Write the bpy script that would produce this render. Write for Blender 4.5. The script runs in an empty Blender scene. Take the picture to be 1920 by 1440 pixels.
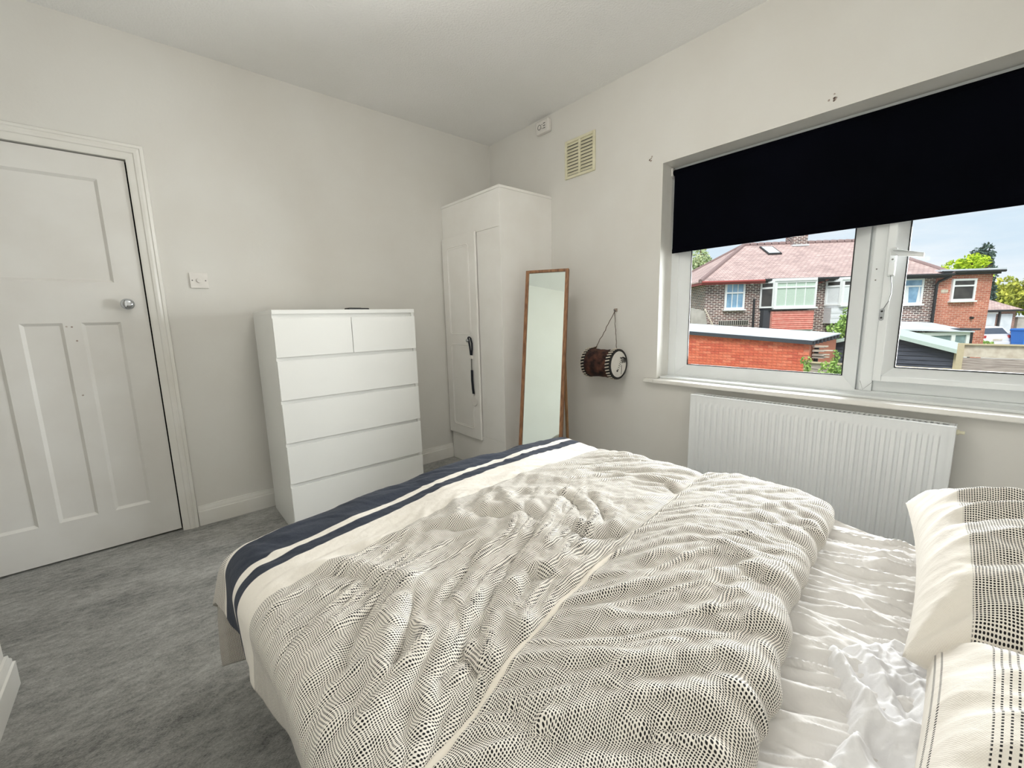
import bpy, bmesh, math, random
import numpy as np
from mathutils import Matrix, Vector

scene = bpy.context.scene
col = scene.collection
random.seed(4)

# ------------------------------------------------------------------ camera
def euler_m(rx, rz):
    return Matrix.Rotation(rz, 3, 'Z') @ Matrix.Rotation(rx, 3, 'X')
CAM_POS = Vector((-2.3672, -2.9545, 1.1615))
cam_d = bpy.data.cameras.new('camera')
cam_d.sensor_fit = 'HORIZONTAL'
cam_d.sensor_width = 36.0
cam_d.lens = 36.0 * 782.63 / 1920.0
cam_d.clip_start = 0.02
cam_d.clip_end = 400
cam = bpy.data.objects.new('camera', cam_d)
col.objects.link(cam)
_m = (euler_m(math.pi / 2 - 0.1573, -0.7138) @ Matrix.Rotation(-0.0239, 3, 'Z')).to_4x4()
_m.translation = CAM_POS
cam.matrix_world = _m
scene.camera = cam

# ------------------------------------------------------------------ world, lights, exposure
vs = scene.view_settings
vs.view_transform = 'Standard'
vs.look = 'None'
vs.gamma = 1.0
vs.use_curve_mapping = False
vs.exposure = 0.0

world = bpy.data.worlds.new('sky')
scene.world = world
world.use_nodes = True
wn = world.node_tree
wn.nodes.clear()
w_out = wn.nodes.new('ShaderNodeOutputWorld')
w_bg = wn.nodes.new('ShaderNodeBackground')
w_tc = wn.nodes.new('ShaderNodeTexCoord')
w_map = wn.nodes.new('ShaderNodeMapping')
w_map.inputs['Scale'].default_value = (1.0, 1.0, 4.5)
w_noise = wn.nodes.new('ShaderNodeTexNoise')
w_noise.inputs['Scale'].default_value = 2.6
w_noise.inputs['Detail'].default_value = 7
w_noise.inputs['Roughness'].default_value = 0.55
w_ramp = wn.nodes.new('ShaderNodeValToRGB')
w_ramp.color_ramp.elements[0].position = 0.36
w_ramp.color_ramp.elements[0].color = (0.68, 0.81, 0.93, 1)
w_ramp.color_ramp.elements[1].position = 0.62
w_ramp.color_ramp.elements[1].color = (0.93, 0.96, 1.0, 1)
wn.links.new(w_tc.outputs['Generated'], w_map.inputs['Vector'])
wn.links.new(w_map.outputs['Vector'], w_noise.inputs['Vector'])
wn.links.new(w_noise.outputs['Fac'], w_ramp.inputs['Fac'])
wn.links.new(w_ramp.outputs['Color'], w_bg.inputs['Color'])
w_bg.inputs['Strength'].default_value = 1.06
wn.links.new(w_bg.outputs['Background'], w_out.inputs['Surface'])

# hazy sun, high behind this house: it lights the houses opposite, not the room
sun_d = bpy.data.lights.new('sun', 'SUN')
sun_d.energy = 3.3
sun_d.angle = math.radians(25)
sun_d.color = (1.0, 0.97, 0.92)
sun = bpy.data.objects.new('sun', sun_d)
sun.rotation_euler = Vector((0.62, 0.25, -0.9)).to_track_quat('-Z', 'Y').to_euler()
col.objects.link(sun)

# daylight coming in through the open lower half of the window
day_d = bpy.data.lights.new('window_daylight', 'AREA')
day_d.shape = 'RECTANGLE'
day_d.size = 1.66
day_d.size_y = 0.64
day_d.energy = 96
day_d.color = (0.97, 0.985, 1.0)
day = bpy.data.objects.new('window_daylight', day_d)
day.location = (0.30, -2.45, 1.20)
day.rotation_euler = Vector((-1, 0.10, -0.02)).to_track_quat('-Z', 'Y').to_euler()
col.objects.link(day)

FILL_GLOBE = 20.0                     # radiance of the added fill globe (its builder is with the furniture)

# ------------------------------------------------------------------ helpers
class MB:
    """collects shapes for ONE mesh object"""
    def __init__(self):
        self.v = []; self.f = []; self.uv = None
    def add(self, vs_, fs_):
        b = len(self.v)
        self.v += [tuple(p) for p in vs_]
        self.f += [tuple(i + b for i in f) for f in fs_]
        return self
    def box(self, x0, x1, y0, y1, z0, z1, M=None):
        x0, x1 = sorted((x0, x1)); y0, y1 = sorted((y0, y1)); z0, z1 = sorted((z0, z1))
        p = [Vector(q) for q in ((x0,y0,z0),(x1,y0,z0),(x1,y1,z0),(x0,y1,z0),(x0,y0,z1),(x1,y0,z1),(x1,y1,z1),(x0,y1,z1))]
        if M is not None: p = [M @ q for q in p]
        return self.add(p, [(0,3,2,1),(4,5,6,7),(0,1,5,4),(1,2,6,5),(2,3,7,6),(3,0,4,7)])
    def prism(self, poly, d, M=None):
        """poly: list of 3D points (planar), extruded by vector d"""
        n = len(poly); d = Vector(d)
        p = [Vector(q) for q in poly] + [Vector(q) + d for q in poly]
        if M is not None: p = [M @ q for q in p]
        fs_ = [tuple(range(n)), tuple(range(2*n-1, n-1, -1))]
        for i in range(n):
            j = (i+1) % n
            fs_.append((i, i+n, j+n, j))
        return self.add(p, fs_)
    def tube(self, pts, r, n=10, caps=True):
        pts = [Vector(p) for p in pts]; m = len(pts)
        rr = r if hasattr(r, '__len__') else [r]*m
        vs_ = []; up = None
        for i, p in enumerate(pts):
            t = (pts[min(i+1, m-1)] - pts[max(i-1, 0)]).normalized()
            if up is None:
                up = t.orthogonal().normalized()
            up = (up - t*up.dot(t))
            up = up.normalized() if up.length > 1e-6 else t.orthogonal().normalized()
            s = t.cross(up)
            for k in range(n):
                a = 2*math.pi*k/n
                vs_.append(p + (up*math.cos(a) + s*math.sin(a))*rr[i])
        fs_ = []
        for i in range(m-1):
            for k in range(n):
                l = (k+1) % n
                fs_.append((i*n+k, i*n+l, (i+1)*n+l, (i+1)*n+k))
        if caps:
            fs_.append(tuple(range(n-1, -1, -1)))
            fs_.append(tuple((m-1)*n+k for k in range(n)))
        return self.add(vs_, fs_)
    def lathe(self, prof, M, n=24):
        """prof: (r, h) pairs, axis = local z of M"""
        vs_ = []
        for r, h in prof:
            for k in range(n):
                a = 2*math.pi*k/n
                vs_.append(M @ Vector((r*math.cos(a), r*math.sin(a), h)))
        fs_ = []
        for i in range(len(prof)-1):
            for k in range(n):
                l = (k+1) % n
                fs_.append((i*n+k, i*n+l, (i+1)*n+l, (i+1)*n+k))
        fs_.append(tuple(range(n-1, -1, -1)))
        fs_.append(tuple((len(prof)-1)*n+k for k in range(n)))
        return self.add(vs_, fs_)
    def sweep(self, path, prof, to3, closed_ends=True):
        """path: 2D points (open); prof: (offset to the left of the path, height); mitred corners; to3(p, q, h) -> 3D"""
        m = len(path); rows = []
        for off, h in prof:
            row = []
            for i in range(m):
                p = Vector(path[i])
                if 0 < i < m-1:
                    d0 = (p - Vector(path[i-1])).normalized(); d1 = (Vector(path[i+1]) - p).normalized()
                    n0 = Vector((-d0.y, d0.x)); n1 = Vector((-d1.y, d1.x))
                    nn = (n0+n1).normalized(); nn = nn/max(0.2, nn.dot(n0))
                elif i == 0:
                    d = (Vector(path[1])-p).normalized(); nn = Vector((-d.y, d.x))
                else:
                    d = (p-Vector(path[m-2])).normalized(); nn = Vector((-d.y, d.x))
                q = p + nn*off
                row.append(to3(q.x, q.y, h))
            rows.append(row)
        vs_ = [v for row in rows for v in row]; fs_ = []
        k = len(prof)
        for j in range(k):
            l = (j+1) % k
            for i in range(m-1):
                fs_.append((j*m+i, j*m+i+1, l*m+i+1, l*m+i))
        if closed_ends:
            fs_.append(tuple(j*m for j in range(k)))
            fs_.append(tuple(j*m+m-1 for j in range(k-1, -1, -1)))
        return self.add(vs_, fs_)
    def mesh(self, name):
        me = bpy.data.meshes.new(name)
        me.from_pydata(self.v, [], self.f)
        me.validate()
        bm = bmesh.new(); bm.from_mesh(me)
        bmesh.ops.recalc_face_normals(bm, faces=bm.faces)
        bm.to_mesh(me); bm.free()
        return me

def link(name, me, m, parent=None, smooth=False, bevel=0.0, seg=2):
    o = bpy.data.objects.new(name, me)
    col.objects.link(o)
    if m is not None and not me.materials:
        me.materials.append(m)
    if smooth:
        for p in me.polygons: p.use_smooth = True
    if bevel > 0:
        b = o.modifiers.new('bevel', 'BEVEL'); b.width = bevel; b.segments = seg; b.limit_method = 'ANGLE'; b.angle_limit = math.radians(40)
        b.harden_normals = False
    if parent is not None:
        o.parent = parent
    return o

def obj(name, mb, m, parent=None, smooth=False, bevel=0.0, seg=2):
    return link(name, mb.mesh(name), m, parent, smooth, bevel, seg)

def smooth_angle(o, deg=40):
    for p in o.data.polygons: p.use_smooth = True
    o.data.set_sharp_from_angle(angle=math.radians(deg))
    return o

def tag(o, label, cat, group=None):
    o['label'] = label; o['category'] = cat
    if group: o['group'] = group
    return o

def thing(name, label, cat, loc=(0, 0, 0), group=None):
    """an Empty at the thing's base; parts are built in world coordinates and keep their place"""
    o = bpy.data.objects.new(name, None)
    o.empty_display_size = 0.05
    o.location = loc
    col.objects.link(o)
    tag(o, label, cat, group)
    return o

def adopt(t):
    """parts were built in world coordinates: cancel the Empty's offset"""
    inv = Matrix.Translation(t.location).inverted()
    for c in col.objects:
        if c.parent == t:
            c.matrix_parent_inverse = inv

def struct(o):
    o['kind'] = 'structure'
    return o

# ------------------------------------------------------------------ materials
def _nodes(name):
    m = bpy.data.materials.new(name); m.use_nodes = True
    nt = m.node_tree; b = nt.nodes['Principled BSDF']
    return m, nt, b
def srgb(r, g, b):
    f = lambda c: (c/12.92 if c <= 0.04045 else ((c+0.055)/1.055)**2.4)
    return (f(r/255), f(g/255), f(b/255), 1.0)
def mat(name, c, rough=0.5, metal=0.0, c2=None, scale=20.0, detail=4.0, bump=0.0, bscale=None, bdist=0.002, stretch=None, coat=0.0, spec=0.5, ramp=(0.35, 0.65)):
    m, nt, b = _nodes(name)
    b.inputs['Roughness'].default_value = rough
    b.inputs['Metallic'].default_value = metal
    b.inputs['Specular IOR Level'].default_value = spec
    b.inputs['Coat Weight'].default_value = coat
    tc = nt.nodes.new('ShaderNodeTexCoord'); mp = nt.nodes.new('ShaderNodeMapping')
    nt.links.new(tc.outputs['Object'], mp.inputs['Vector'])
    if stretch: mp.inputs['Scale'].default_value = stretch
    if c2 is None:
        c2 = tuple(min(1, x*0.94) for x in c[:3]) + (1,)
    n = nt.nodes.new('ShaderNodeTexNoise'); n.inputs['Scale'].default_value = scale; n.inputs['Detail'].default_value = detail
    r = nt.nodes.new('ShaderNodeValToRGB')
    r.color_ramp.elements[0].position = ramp[0]; r.color_ramp.elements[1].position = ramp[1]
    r.color_ramp.elements[0].color = c2; r.color_ramp.elements[1].color = c
    nt.links.new(mp.outputs['Vector'], n.inputs['Vector'])
    nt.links.new(n.outputs['Fac'], r.inputs['Fac'])
    nt.links.new(r.outputs['Color'], b.inputs['Base Color'])
    if bump > 0:
        n2 = nt.nodes.new('ShaderNodeTexNoise'); n2.inputs['Scale'].default_value = bscale or scale*4; n2.inputs['Detail'].default_value = 5
        nt.links.new(mp.outputs['Vector'], n2.inputs['Vector'])
        bp = nt.nodes.new('ShaderNodeBump'); bp.inputs['Strength'].default_value = bump; bp.inputs['Distance'].default_value = bdist
        nt.links.new(n2.outputs['Fac'], bp.inputs['Height'])
        nt.links.new(bp.outputs['Normal'], b.inputs['Normal'])
    return m

M = {}
M['wall'] = mat('wall_paint', srgb(228, 226, 220), 0.75, c2=srgb(224, 221, 214), scale=2.5, bump=0.25, bscale=60, bdist=0.0015)
M['ceiling'] = mat('ceiling_paint', srgb(248, 247, 245), 0.85, c2=srgb(245, 244, 241), scale=2, bump=0.8, bscale=95, bdist=0.004)
M['gloss_white'] = mat('gloss_paint', srgb(236, 234, 228), 0.32, c2=srgb(231, 228, 220), scale=6, bump=0.1, bscale=40, bdist=0.001)
M['door_paint'] = mat('door_paint', srgb(232, 230, 225), 0.36, c2=srgb(226, 223, 217), scale=4, bump=0.12, bscale=50, bdist=0.001)
M['melamine'] = mat('white_melamine', srgb(243, 243, 239), 0.28, c2=srgb(241, 241, 237), scale=3)
M['wardrobe'] = mat('wardrobe_paint', srgb(246, 244, 239), 0.42, c2=srgb(242, 239, 233), scale=5)
M['upvc'] = mat('window_plastic', srgb(240, 243, 243), 0.25, c2=srgb(236, 239, 239), scale=5)
M['radiator'] = mat('radiator_enamel', srgb(236, 238, 238), 0.3, c2=srgb(233, 235, 235), scale=4)
M['dark_gap'] = mat('gap_shadow_board', srgb(28, 26, 24), 0.9)
M['chrome'] = mat('chrome', srgb(205, 208, 212), 0.12, 1.0)
M['steel'] = mat('brushed_steel', srgb(165, 168, 170), 0.3, 1.0)
M['plastic'] = mat('switch_plastic', srgb(236, 232, 226), 0.35)
M['plastic_grey'] = mat('grey_plastic', srgb(120, 118, 114), 0.5)
M['cream_plastic'] = mat('cream_vent_plastic', srgb(232, 227, 200), 0.5, c2=srgb(224, 218, 188), scale=15)
M['dark_plastic'] = mat('dark_plastic', srgb(20, 21, 24), 0.35)
M['blind'] = mat('blackout_fabric', srgb(5, 6, 14), 0.9, c2=srgb(3, 4, 9), scale=3, bump=0.15, bscale=400, bdist=0.0005, spec=0.05)
M['navy_strap'] = mat('navy_webbing', srgb(22, 25, 38), 0.7, bump=0.3, bscale=300)
M['oak'] = mat('oak', srgb(158, 112, 74), 0.5, c2=srgb(116, 76, 46), scale=14, stretch=(6, 6, 0.7), bump=0.15, bscale=60)
M['oak_light'] = mat('light_oak', srgb(180, 140, 98), 0.55, c2=srgb(150, 112, 76), scale=14, stretch=(6, 6, 0.7))
M['fur'] = mat('brown_hide', srgb(92, 56, 42), 0.9, c2=srgb(32, 14, 12), scale=26, bump=0.9, bscale=120, bdist=0.006, ramp=(0.38, 0.68))
M['drum_skin'] = mat('drum_skin', srgb(238, 234, 226), 0.55)
M['black_paint'] = mat('black_paint', srgb(16, 14, 14), 0.55)
M['twine'] = mat('brown_cord', srgb(84, 66, 52), 0.9)
M['tuft_white'] = mat('pale_lacing', srgb(225, 215, 198), 0.8)
M['base_fabric'] = mat('bed_base_fabric', srgb(52, 50, 48), 0.95)
M['smudge'] = mat('scuffed_plaster', srgb(200, 190, 180), 0.95, c2=srgb(156, 140, 130), scale=90, ramp=(0.45, 0.6))

def mirror_mat():
    m, nt, b = _nodes('mirror_silver')
    b.inputs['Base Color'].default_value = srgb(206, 214, 208); b.inputs['Metallic'].default_value = 1.0; b.inputs['Roughness'].default_value = 0.02
    return m
M['mirror'] = mirror_mat()
def glass_mat(name, tint, fac=0.06):
    m, nt, b = _nodes(name)
    nt.nodes.remove(b)
    out = nt.nodes['Material Output']
    tr = nt.nodes.new('ShaderNodeBsdfTransparent'); tr.inputs['Color'].default_value = tint
    gl = nt.nodes.new('ShaderNodeBsdfGlossy'); gl.inputs['Roughness'].default_value = 0.01
    fr = nt.nodes.new('ShaderNodeFresnel'); fr.inputs['IOR'].default_value = 1.35
    mx = nt.nodes.new('ShaderNodeMixShader')
    nt.links.new(fr.outputs['Fac'], mx.inputs['Fac'])
    nt.links.new(tr.outputs['BSDF'], mx.inputs[1]); nt.links.new(gl.outputs['BSDF'], mx.inputs[2])
    nt.links.new(mx.outputs['Shader'], out.inputs['Surface'])
    return m
M['glass'] = glass_mat('window_glass', (0.96, 0.98, 0.975, 1))

def carpet_mat():
    m, nt, b = _nodes('grey_carpet')
    b.inputs['Roughness'].default_value = 0.95; b.inputs['Specular IOR Level'].default_value = 0.1
    b.inputs['Sheen Weight'].default_value = 0.15
    tc = nt.nodes.new('ShaderNodeTexCoord')
    def noise(scale, detail, st=None, rot=0.0, rough=0.6):
        mp = nt.nodes.new('ShaderNodeMapping')
        if st: mp.inputs['Scale'].default_value = st
        mp.inputs['Rotation'].default_value = (0, 0, rot)
        nt.links.new(tc.outputs['Object'], mp.inputs['Vector'])
        n = nt.nodes.new('ShaderNodeTexNoise'); n.inputs['Scale'].default_value = scale; n.inputs['Detail'].default_value = detail; n.inputs['Roughness'].default_value = rough
        nt.links.new(mp.outputs['Vector'], n.inputs['Vector'])
        return n
    big = noise(3.2, 5, rot=0.5, st=(1, 1.9, 1)); mid = noise(26, 4, rot=0.6, st=(1, 2.2, 1)); fine = noise(150, 4, st=(1, 2.6, 1), rot=0.7, rough=0.75)
    def mad(a, k, c):
        x = nt.nodes.new('ShaderNodeMath'); x.operation = 'MULTIPLY_ADD'
        nt.links.new(a, x.inputs[0]); x.inputs[1].default_value = k
        if isinstance(c, float): x.inputs[2].default_value = c
        else: nt.links.new(c, x.inputs[2])
        return x.outputs[0]
    s = mad(fine.outputs['Fac'], 0.85, mad(mid.outputs['Fac'], 0.5, mad(big.outputs['Fac'], 0.55, -0.45)))
    r = nt.nodes.new('ShaderNodeValToRGB')
    e = r.color_ramp.elements
    e[0].position = 0.27; e[0].color = srgb(104, 104, 101)
    e[1].position = 0.76; e[1].color = srgb(234, 233, 228)
    k = e.new(0.5); k.color = srgb(184, 183, 178)
    nt.links.new(s, r.inputs['Fac']); nt.links.new(r.outputs['Color'], b.inputs['Base Color'])
    bp = nt.nodes.new('ShaderNodeBump'); bp.inputs['Strength'].default_value = 0.9; bp.inputs['Distance'].default_value = 0.01
    nt.links.new(s, bp.inputs['Height']); nt.links.new(bp.outputs['Normal'], b.inputs['Normal'])
    return m
M['carpet'] = carpet_mat()

# ------------------------------------------------------------------ node maths for the woven fabrics
class NT:
    def __init__(self, nt): self.nt = nt
    def op(self, o, a, b=0.0, c=None):
        n = self.nt.nodes.new('ShaderNodeMath'); n.operation = o
        for i, x in enumerate((a, b, c)):
            if x is None: continue
            if isinstance(x, (int, float)): n.inputs[i].default_value = x
            else: self.nt.links.new(x, n.inputs[i])
        return n.outputs[0]
    def smooth(self, x, lo, hi):
        n = self.nt.nodes.new('ShaderNodeMapRange'); n.interpolation_type = 'SMOOTHSTEP'
        self.nt.links.new(x, n.inputs['Value']); n.inputs['From Min'].default_value = lo; n.inputs['From Max'].default_value = hi
        return n.outputs['Result']
    def noise(self, vec, scale, detail=2.0):
        n = self.nt.nodes.new('ShaderNodeTexNoise'); n.inputs['Scale'].default_value = scale; n.inputs['Detail'].default_value = detail
        self.nt.links.new(vec, n.inputs['Vector']); return n.outputs['Fac']
    def comb(self, x, y, z=0.0):
        n = self.nt.nodes.new('ShaderNodeCombineXYZ')
        for i, a in enumerate((x, y, z)):
            if isinstance(a, (int, float)): n.inputs[i].default_value = a
            else: self.nt.links.new(a, n.inputs[i])
        return n.outputs[0]
    def mix(self, f, a, b):
        n = self.nt.nodes.new('ShaderNodeMix'); n.data_type = 'RGBA'
        if isinstance(f, (int, float)): n.inputs['Factor'].default_value = f
        else: self.nt.links.new(f, n.inputs['Factor'])
        for s, x in (('A', a), ('B', b)):
            i = [q for q in n.inputs if q.name == s and q.type == 'RGBA'][0]
            if isinstance(x, tuple): i.default_value = x
            else: self.nt.links.new(x, i)
        return [q for q in n.outputs if q.type == 'RGBA'][0]
    def dots(self, U, V, pu, pv, thr_socket_or_val, soft=0.10):
        """rows of short dark dashes: product of two cosines over a threshold"""
        two = 2*math.pi
        cu = self.op('MULTIPLY_ADD', self.op('COSINE', self.op('MULTIPLY', U, two/pu)), 0.5, 0.5)
        cv = self.op('MULTIPLY_ADD', self.op('COSINE', self.op('MULTIPLY', V, two/pv)), 0.5, 0.5)
        p = self.op('MULTIPLY', cu, cv)
        d = self.op('SUBTRACT', p, thr_socket_or_val)
        return self.smooth(d, -soft, soft), cu, cv

CREAM = srgb(232, 224, 210)
INK = srgb(34, 32, 32)
NAVY = srgb(44, 49, 60)

def woven_mat(name, kind):
    m, nt, b = _nodes(name)
    b.inputs['Roughness'].default_value = 0.9; b.inputs['Specular IOR Level'].default_value = 0.15
    b.inputs['Sheen Weight'].default_value = 0.08
    N = NT(nt)
    uv = nt.nodes.new('ShaderNodeUVMap'); uv.uv_map = 'cloth'
    sp = nt.nodes.new('ShaderNodeSeparateXYZ'); nt.links.new(uv.outputs['UV'], sp.inputs[0])
    U, V = sp.outputs[0], sp.outputs[1]
    jit = N.noise(uv.outputs['UV'], 9.0, 3)
    Uj = N.op('MULTIPLY_ADD', jit, 0.006, U)
    Vj = N.op('MULTIPLY_ADD', jit, 0.006, V)
    rows = N.noise(N.comb(0.0, N.op('MULTIPLY', V, 1.0)), 38.0, 2)      # whole rows woven heavier or lighter
    spots = N.noise(N.comb(N.op('MULTIPLY', U, 26.0), N.op('MULTIPLY', V, 60.0)), 1.0, 2)
    base = N.mix(N.noise(uv.outputs['UV'], 5.0, 3), srgb(228, 221, 209), srgb(239, 234, 226))
    if kind == 'duvet':
        grow = N.smooth(V, 0.34, 0.72)                                    # finer near the plain band, bolder up the bed
        thr = N.op('MULTIPLY_ADD', rows, 0.34, N.op('MULTIPLY_ADD', grow, -0.14, N.op('MULTIPLY_ADD', spots, 0.22, 0.15)))
        d, cu, cv = N.dots(Uj, Vj, 0.0040, 0.0036, thr)
        lines = N.op('MULTIPLY', N.smooth(cv, 0.80, 0.97), N.op('MULTIPLY_ADD', grow, -0.35, 0.62))
        lines2 = N.op('MULTIPLY', N.smooth(cu, 0.82, 0.97), N.op('MULTIPLY_ADD', grow, -0.30, 0.45))
        ink = N.op('MAXIMUM', d, N.op('MAXIMUM', lines, lines2))
        woven = N.mix(ink, base, INK)
        # woven hanging part at the foot, then the bands
        pass
        navy = N.mix(N.noise(uv.outputs['UV'], 260.0, 2), NAVY, srgb(58, 64, 77))
        out = woven
        c = base
        def band(lo, hi):
            return N.op('MULTIPLY', N.smooth(V, lo-0.0015, lo+0.0015), N.op('SUBTRACT', 1.0, N.smooth(V, hi-0.0015, hi+0.0015)))
        out = N.mix(band(-0.105, 0.235), out, c)
        out = N.mix(band(-0.085, 0.040), out, navy)
        out = N.mix(band(0.068, 0.110), out, navy)
        colr = out
    elif kind == 'flap':
        thr = N.op('MULTIPLY_ADD', rows, 0.26, N.op('MULTIPLY_ADD', spots, 0.20, 0.03))
        d, cu, cv = N.dots(Uj, Vj, 0.0040, 0.0036, thr)
        colr = N.mix(d, base, INK)
    elif kind == 'pillow_dots':
        thr = N.op('MULTIPLY_ADD', rows, 0.18, N.op('MULTIPLY_ADD', spots, 0.16, 0.08))
        d, cu, cv = N.dots(Uj, Vj, 0.0041, 0.0039, thr)
        inside = N.smooth(V, 0.066, 0.069)
        colr = N.mix(N.op('MULTIPLY', d, inside), base, INK)
    elif kind == 'pillow_lines':
        # five dashed rows, otherwise plain cream
        seg = N.smooth(N.op('COSINE', N.op('MULTIPLY', Uj, 2*math.pi/0.0044)), -0.35, 0.1)
        ln = N.smooth(N.op('COSINE', N.op('MULTIPLY', V, 2*math.pi/0.0066)), 0.45, 0.7)
        def band(lo, hi):
            return N.op('MULTIPLY', N.smooth(V, lo-0.001, lo+0.001), N.op('SUBTRACT', 1.0, N.smooth(V, hi-0.001, hi+0.001)))
        f = N.op('MULTIPLY', N.op('MULTIPLY', seg, ln), N.op('MAXIMUM', band(0.0585, 0.0945), band(0.004, 0.018)))
        colr = N.mix(f, base, INK)
    nt.links.new(colr, b.inputs['Base Color'])
    # weave relief
    wv = N.op('MULTIPLY', N.op('COSINE', N.op('MULTIPLY', Uj, 2*math.pi/0.0028)), N.op('COSINE', N.op('MULTIPLY', Vj, 2*math.pi/0.0028)))
    cr = N.noise(uv.outputs['UV'], 60.0, 4)
    hgt = N.op('MULTIPLY_ADD', wv, 0.05, cr)
    bp = nt.nodes.new('ShaderNodeBump'); bp.inputs['Strength'].default_value = 0.35; bp.inputs['Distance'].default_value = 0.006
    nt.links.new(hgt, bp.inputs['Height']); nt.links.new(bp.outputs['Normal'], b.inputs['Normal'])
    return m
M['duvet'] = woven_mat('woven_duvet_cotton', 'duvet')
M['flap'] = woven_mat('woven_duvet_turnback', 'flap')
M['pillow_dots'] = woven_mat('woven_pillow_cotton', 'pillow_dots')
M['pillow_lines'] = woven_mat('dashed_pillow_cotton', 'pillow_lines')
M['hem'] = mat('cream_hem_cotton', srgb(230, 222, 208), 0.9, bump=0.2, bscale=200)
M['sheet'] = mat('white_sheet_cotton', srgb(232, 229, 226), 0.85, c2=srgb(225, 222, 218), scale=8, bump=0.3, bscale=70, bdist=0.004, spec=0.2)
M['quilt'] = mat('quilted_white_polycotton', srgb(240, 239, 239), 0.8, c2=srgb(234, 233, 234), scale=10, bump=0.35, bscale=60, bdist=0.005, spec=0.2)
M['mattress'] = mat('mattress_ticking', srgb(225, 222, 216), 0.9)

# ================================================================== THE ROOM
H = 2.5906
XL, XA = -2.838, -3.36          # chimney-side wall, wall of the door alcove
YH, YA = -3.62, -0.963          # wall behind the bed head, end of the chimney-side wall
WY0, WY1 = -3.36, -1.597        # window opening
WZ0, WZ1 = 0.775, 2.0235
DX0, DX1, DZ1 = -3.121, -2.339, 1.989   # door opening

mb = MB().box(XA-0.2, 0.3, YH-0.2, 0.2, -0.25, 0.0)
struct(obj('floor', mb, M['carpet']))
mb = MB().box(XA-0.2, 0.3, YH-0.2, 0.2, H, H+0.25)
struct(obj('ceiling', mb, M['ceiling']))
mb = MB().box(XA-0.2, DX0, 0, 0.2, 0, H).box(DX1, 0.3, 0, 0.2, 0, H).box(DX0, DX1, 0, 0.2, DZ1, H)
struct(obj('wall_back', mb, M['wall']))
mb = MB().box(0, 0.3, WY1, 0, 0, H).box(0, 0.3, YH-0.2, WY0, 0, H).box(0, 0.3, WY0, WY1, WZ1, H).box(0, 0.3, WY0, WY1, 0, WZ0-0.03)
struct(obj('wall_window', mb, M['wall']))
mb = MB().box(XA-0.2, 0, YH-0.2, YH, 0, H)
struct(obj('wall_head', mb, M['wall']))
mb = MB().box(XA-0.2, XL, YH, YA, 0, H).box(XA-0.2, XA, YA, 0, 0, H)
struct(obj('wall_left', mb, M['wall']))

# skirting boards: stepped profile swept along the walls
SK = [(0.0, 0.0), (0.018, 0.0), (0.018, 0.084), (0.0125, 0.0885), (0.0125, 0.100), (0.008, 0.107), (0.0075, 0.117), (0.0, 0.118)]
plan = lambda x, y, h: (x, y, h)
def skirt(name, path):
    o = obj(name, MB().sweep(path, SK, plan), M['gloss_white'])
    return struct(smooth_angle(o, 50))
# paths run with the room on their left
skirt('baseboard_back', [(-0.5, 0.0), (-2.262, 0.0)])
skirt('baseboard_left', [(-3.195, 0.0), (XA, 0.0), (XA, YA), (XL, YA), (XL, YH)])
skirt('baseboard_head', [(XL+0.018, YH), (-0.018, YH)])
skirt('baseboard_window', [(0.0, YH), (0.0, -0.72)])

# door: slab with one wide panel over three tall ones
door = struct(bpy.data.objects.new('door_1', None)); col.objects.link(door); door.location = ((DX0+DX1)/2, 0, 0)
door['label'] = 'white painted panel door with three tall lower panels'
YD = 0.004                         # door face just behind the wall face
dx0, dx1, dz0, dz1 = DX0+0.004, DX1-0.006, 0.012, DZ1-0.006
PX = [(-3.010, -2.872), (-2.803, -2.663), (-2.600, -2.456)]
ZP0, ZP1, ZT0, ZT1 = 0.205, 1.187, 1.384, 1.879
sl = MB()
sl.box(dx0, PX[0][0], YD, YD+0.036, dz0, dz1).box(PX[2][1], dx1, YD, YD+0.036, dz0, dz1)
sl.box(PX[0][0], PX[2][1], YD, YD+0.036, dz0, ZP0).box(PX[0][0], PX[2][1], YD, YD+0.036, ZP1, ZT0).box(PX[0][0], PX[2][1], YD, YD+0.036, ZT1, dz1)
sl.box(PX[0][1], PX[1][0], YD, YD+0.036, ZP0, ZP1).box(PX[1][1], PX[2][0], YD, YD+0.036, ZP0, ZP1)
obj('door_frame', sl, M['door_paint'], door)
def panel(x0, x1, z0, z1):
    a, t = 0.013, 0.011
    o = [(x0, YD, z0), (x1, YD, z0), (x1, YD, z1), (x0, YD, z1)]
    i = [(x0+a, YD+t, z0+a), (x1-a, YD+t, z0+a), (x1-a, YD+t, z1-a), (x0+a, YD+t, z1-a)]
    bk = [(x0, YD+0.03, z0), (x1, YD+0.03, z0), (x1, YD+0.03, z1), (x0, YD+0.03, z1)]
    m = MB().add(o+i+bk, [(0,1,5,4),(1,2,6,5),(2,3,7,6),(3,0,4,7),(4,5,6,7),(8,11,10,9),(0,8,9,1),(1,9,10,2),(2,10,11,3),(3,11,8,0)])
    return obj('panel', m, M['door_paint'], door)
panel(PX[0][0], PX[2][1], ZT0, ZT1)
for a, b in PX: panel(a, b, ZP0, ZP1)
kb = MB().lathe([(0.026, 0.0), (0.026, 0.004), (0.022, 0.007), (0.010, 0.010), (0.009, 0.028), (0.017, 0.034), (0.0265, 0.044), (0.028, 0.052), (0.025, 0.060), (0.015, 0.065), (0.004, 0.0665)],
                Matrix.Translation((-2.418, YD, 1.276)) @ Matrix.Rotation(math.pi/2, 4, 'X'), 32)
k = obj('door_knob', kb, M['chrome'], door, smooth=True); k['label'] = 'chrome round door knob'
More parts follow.
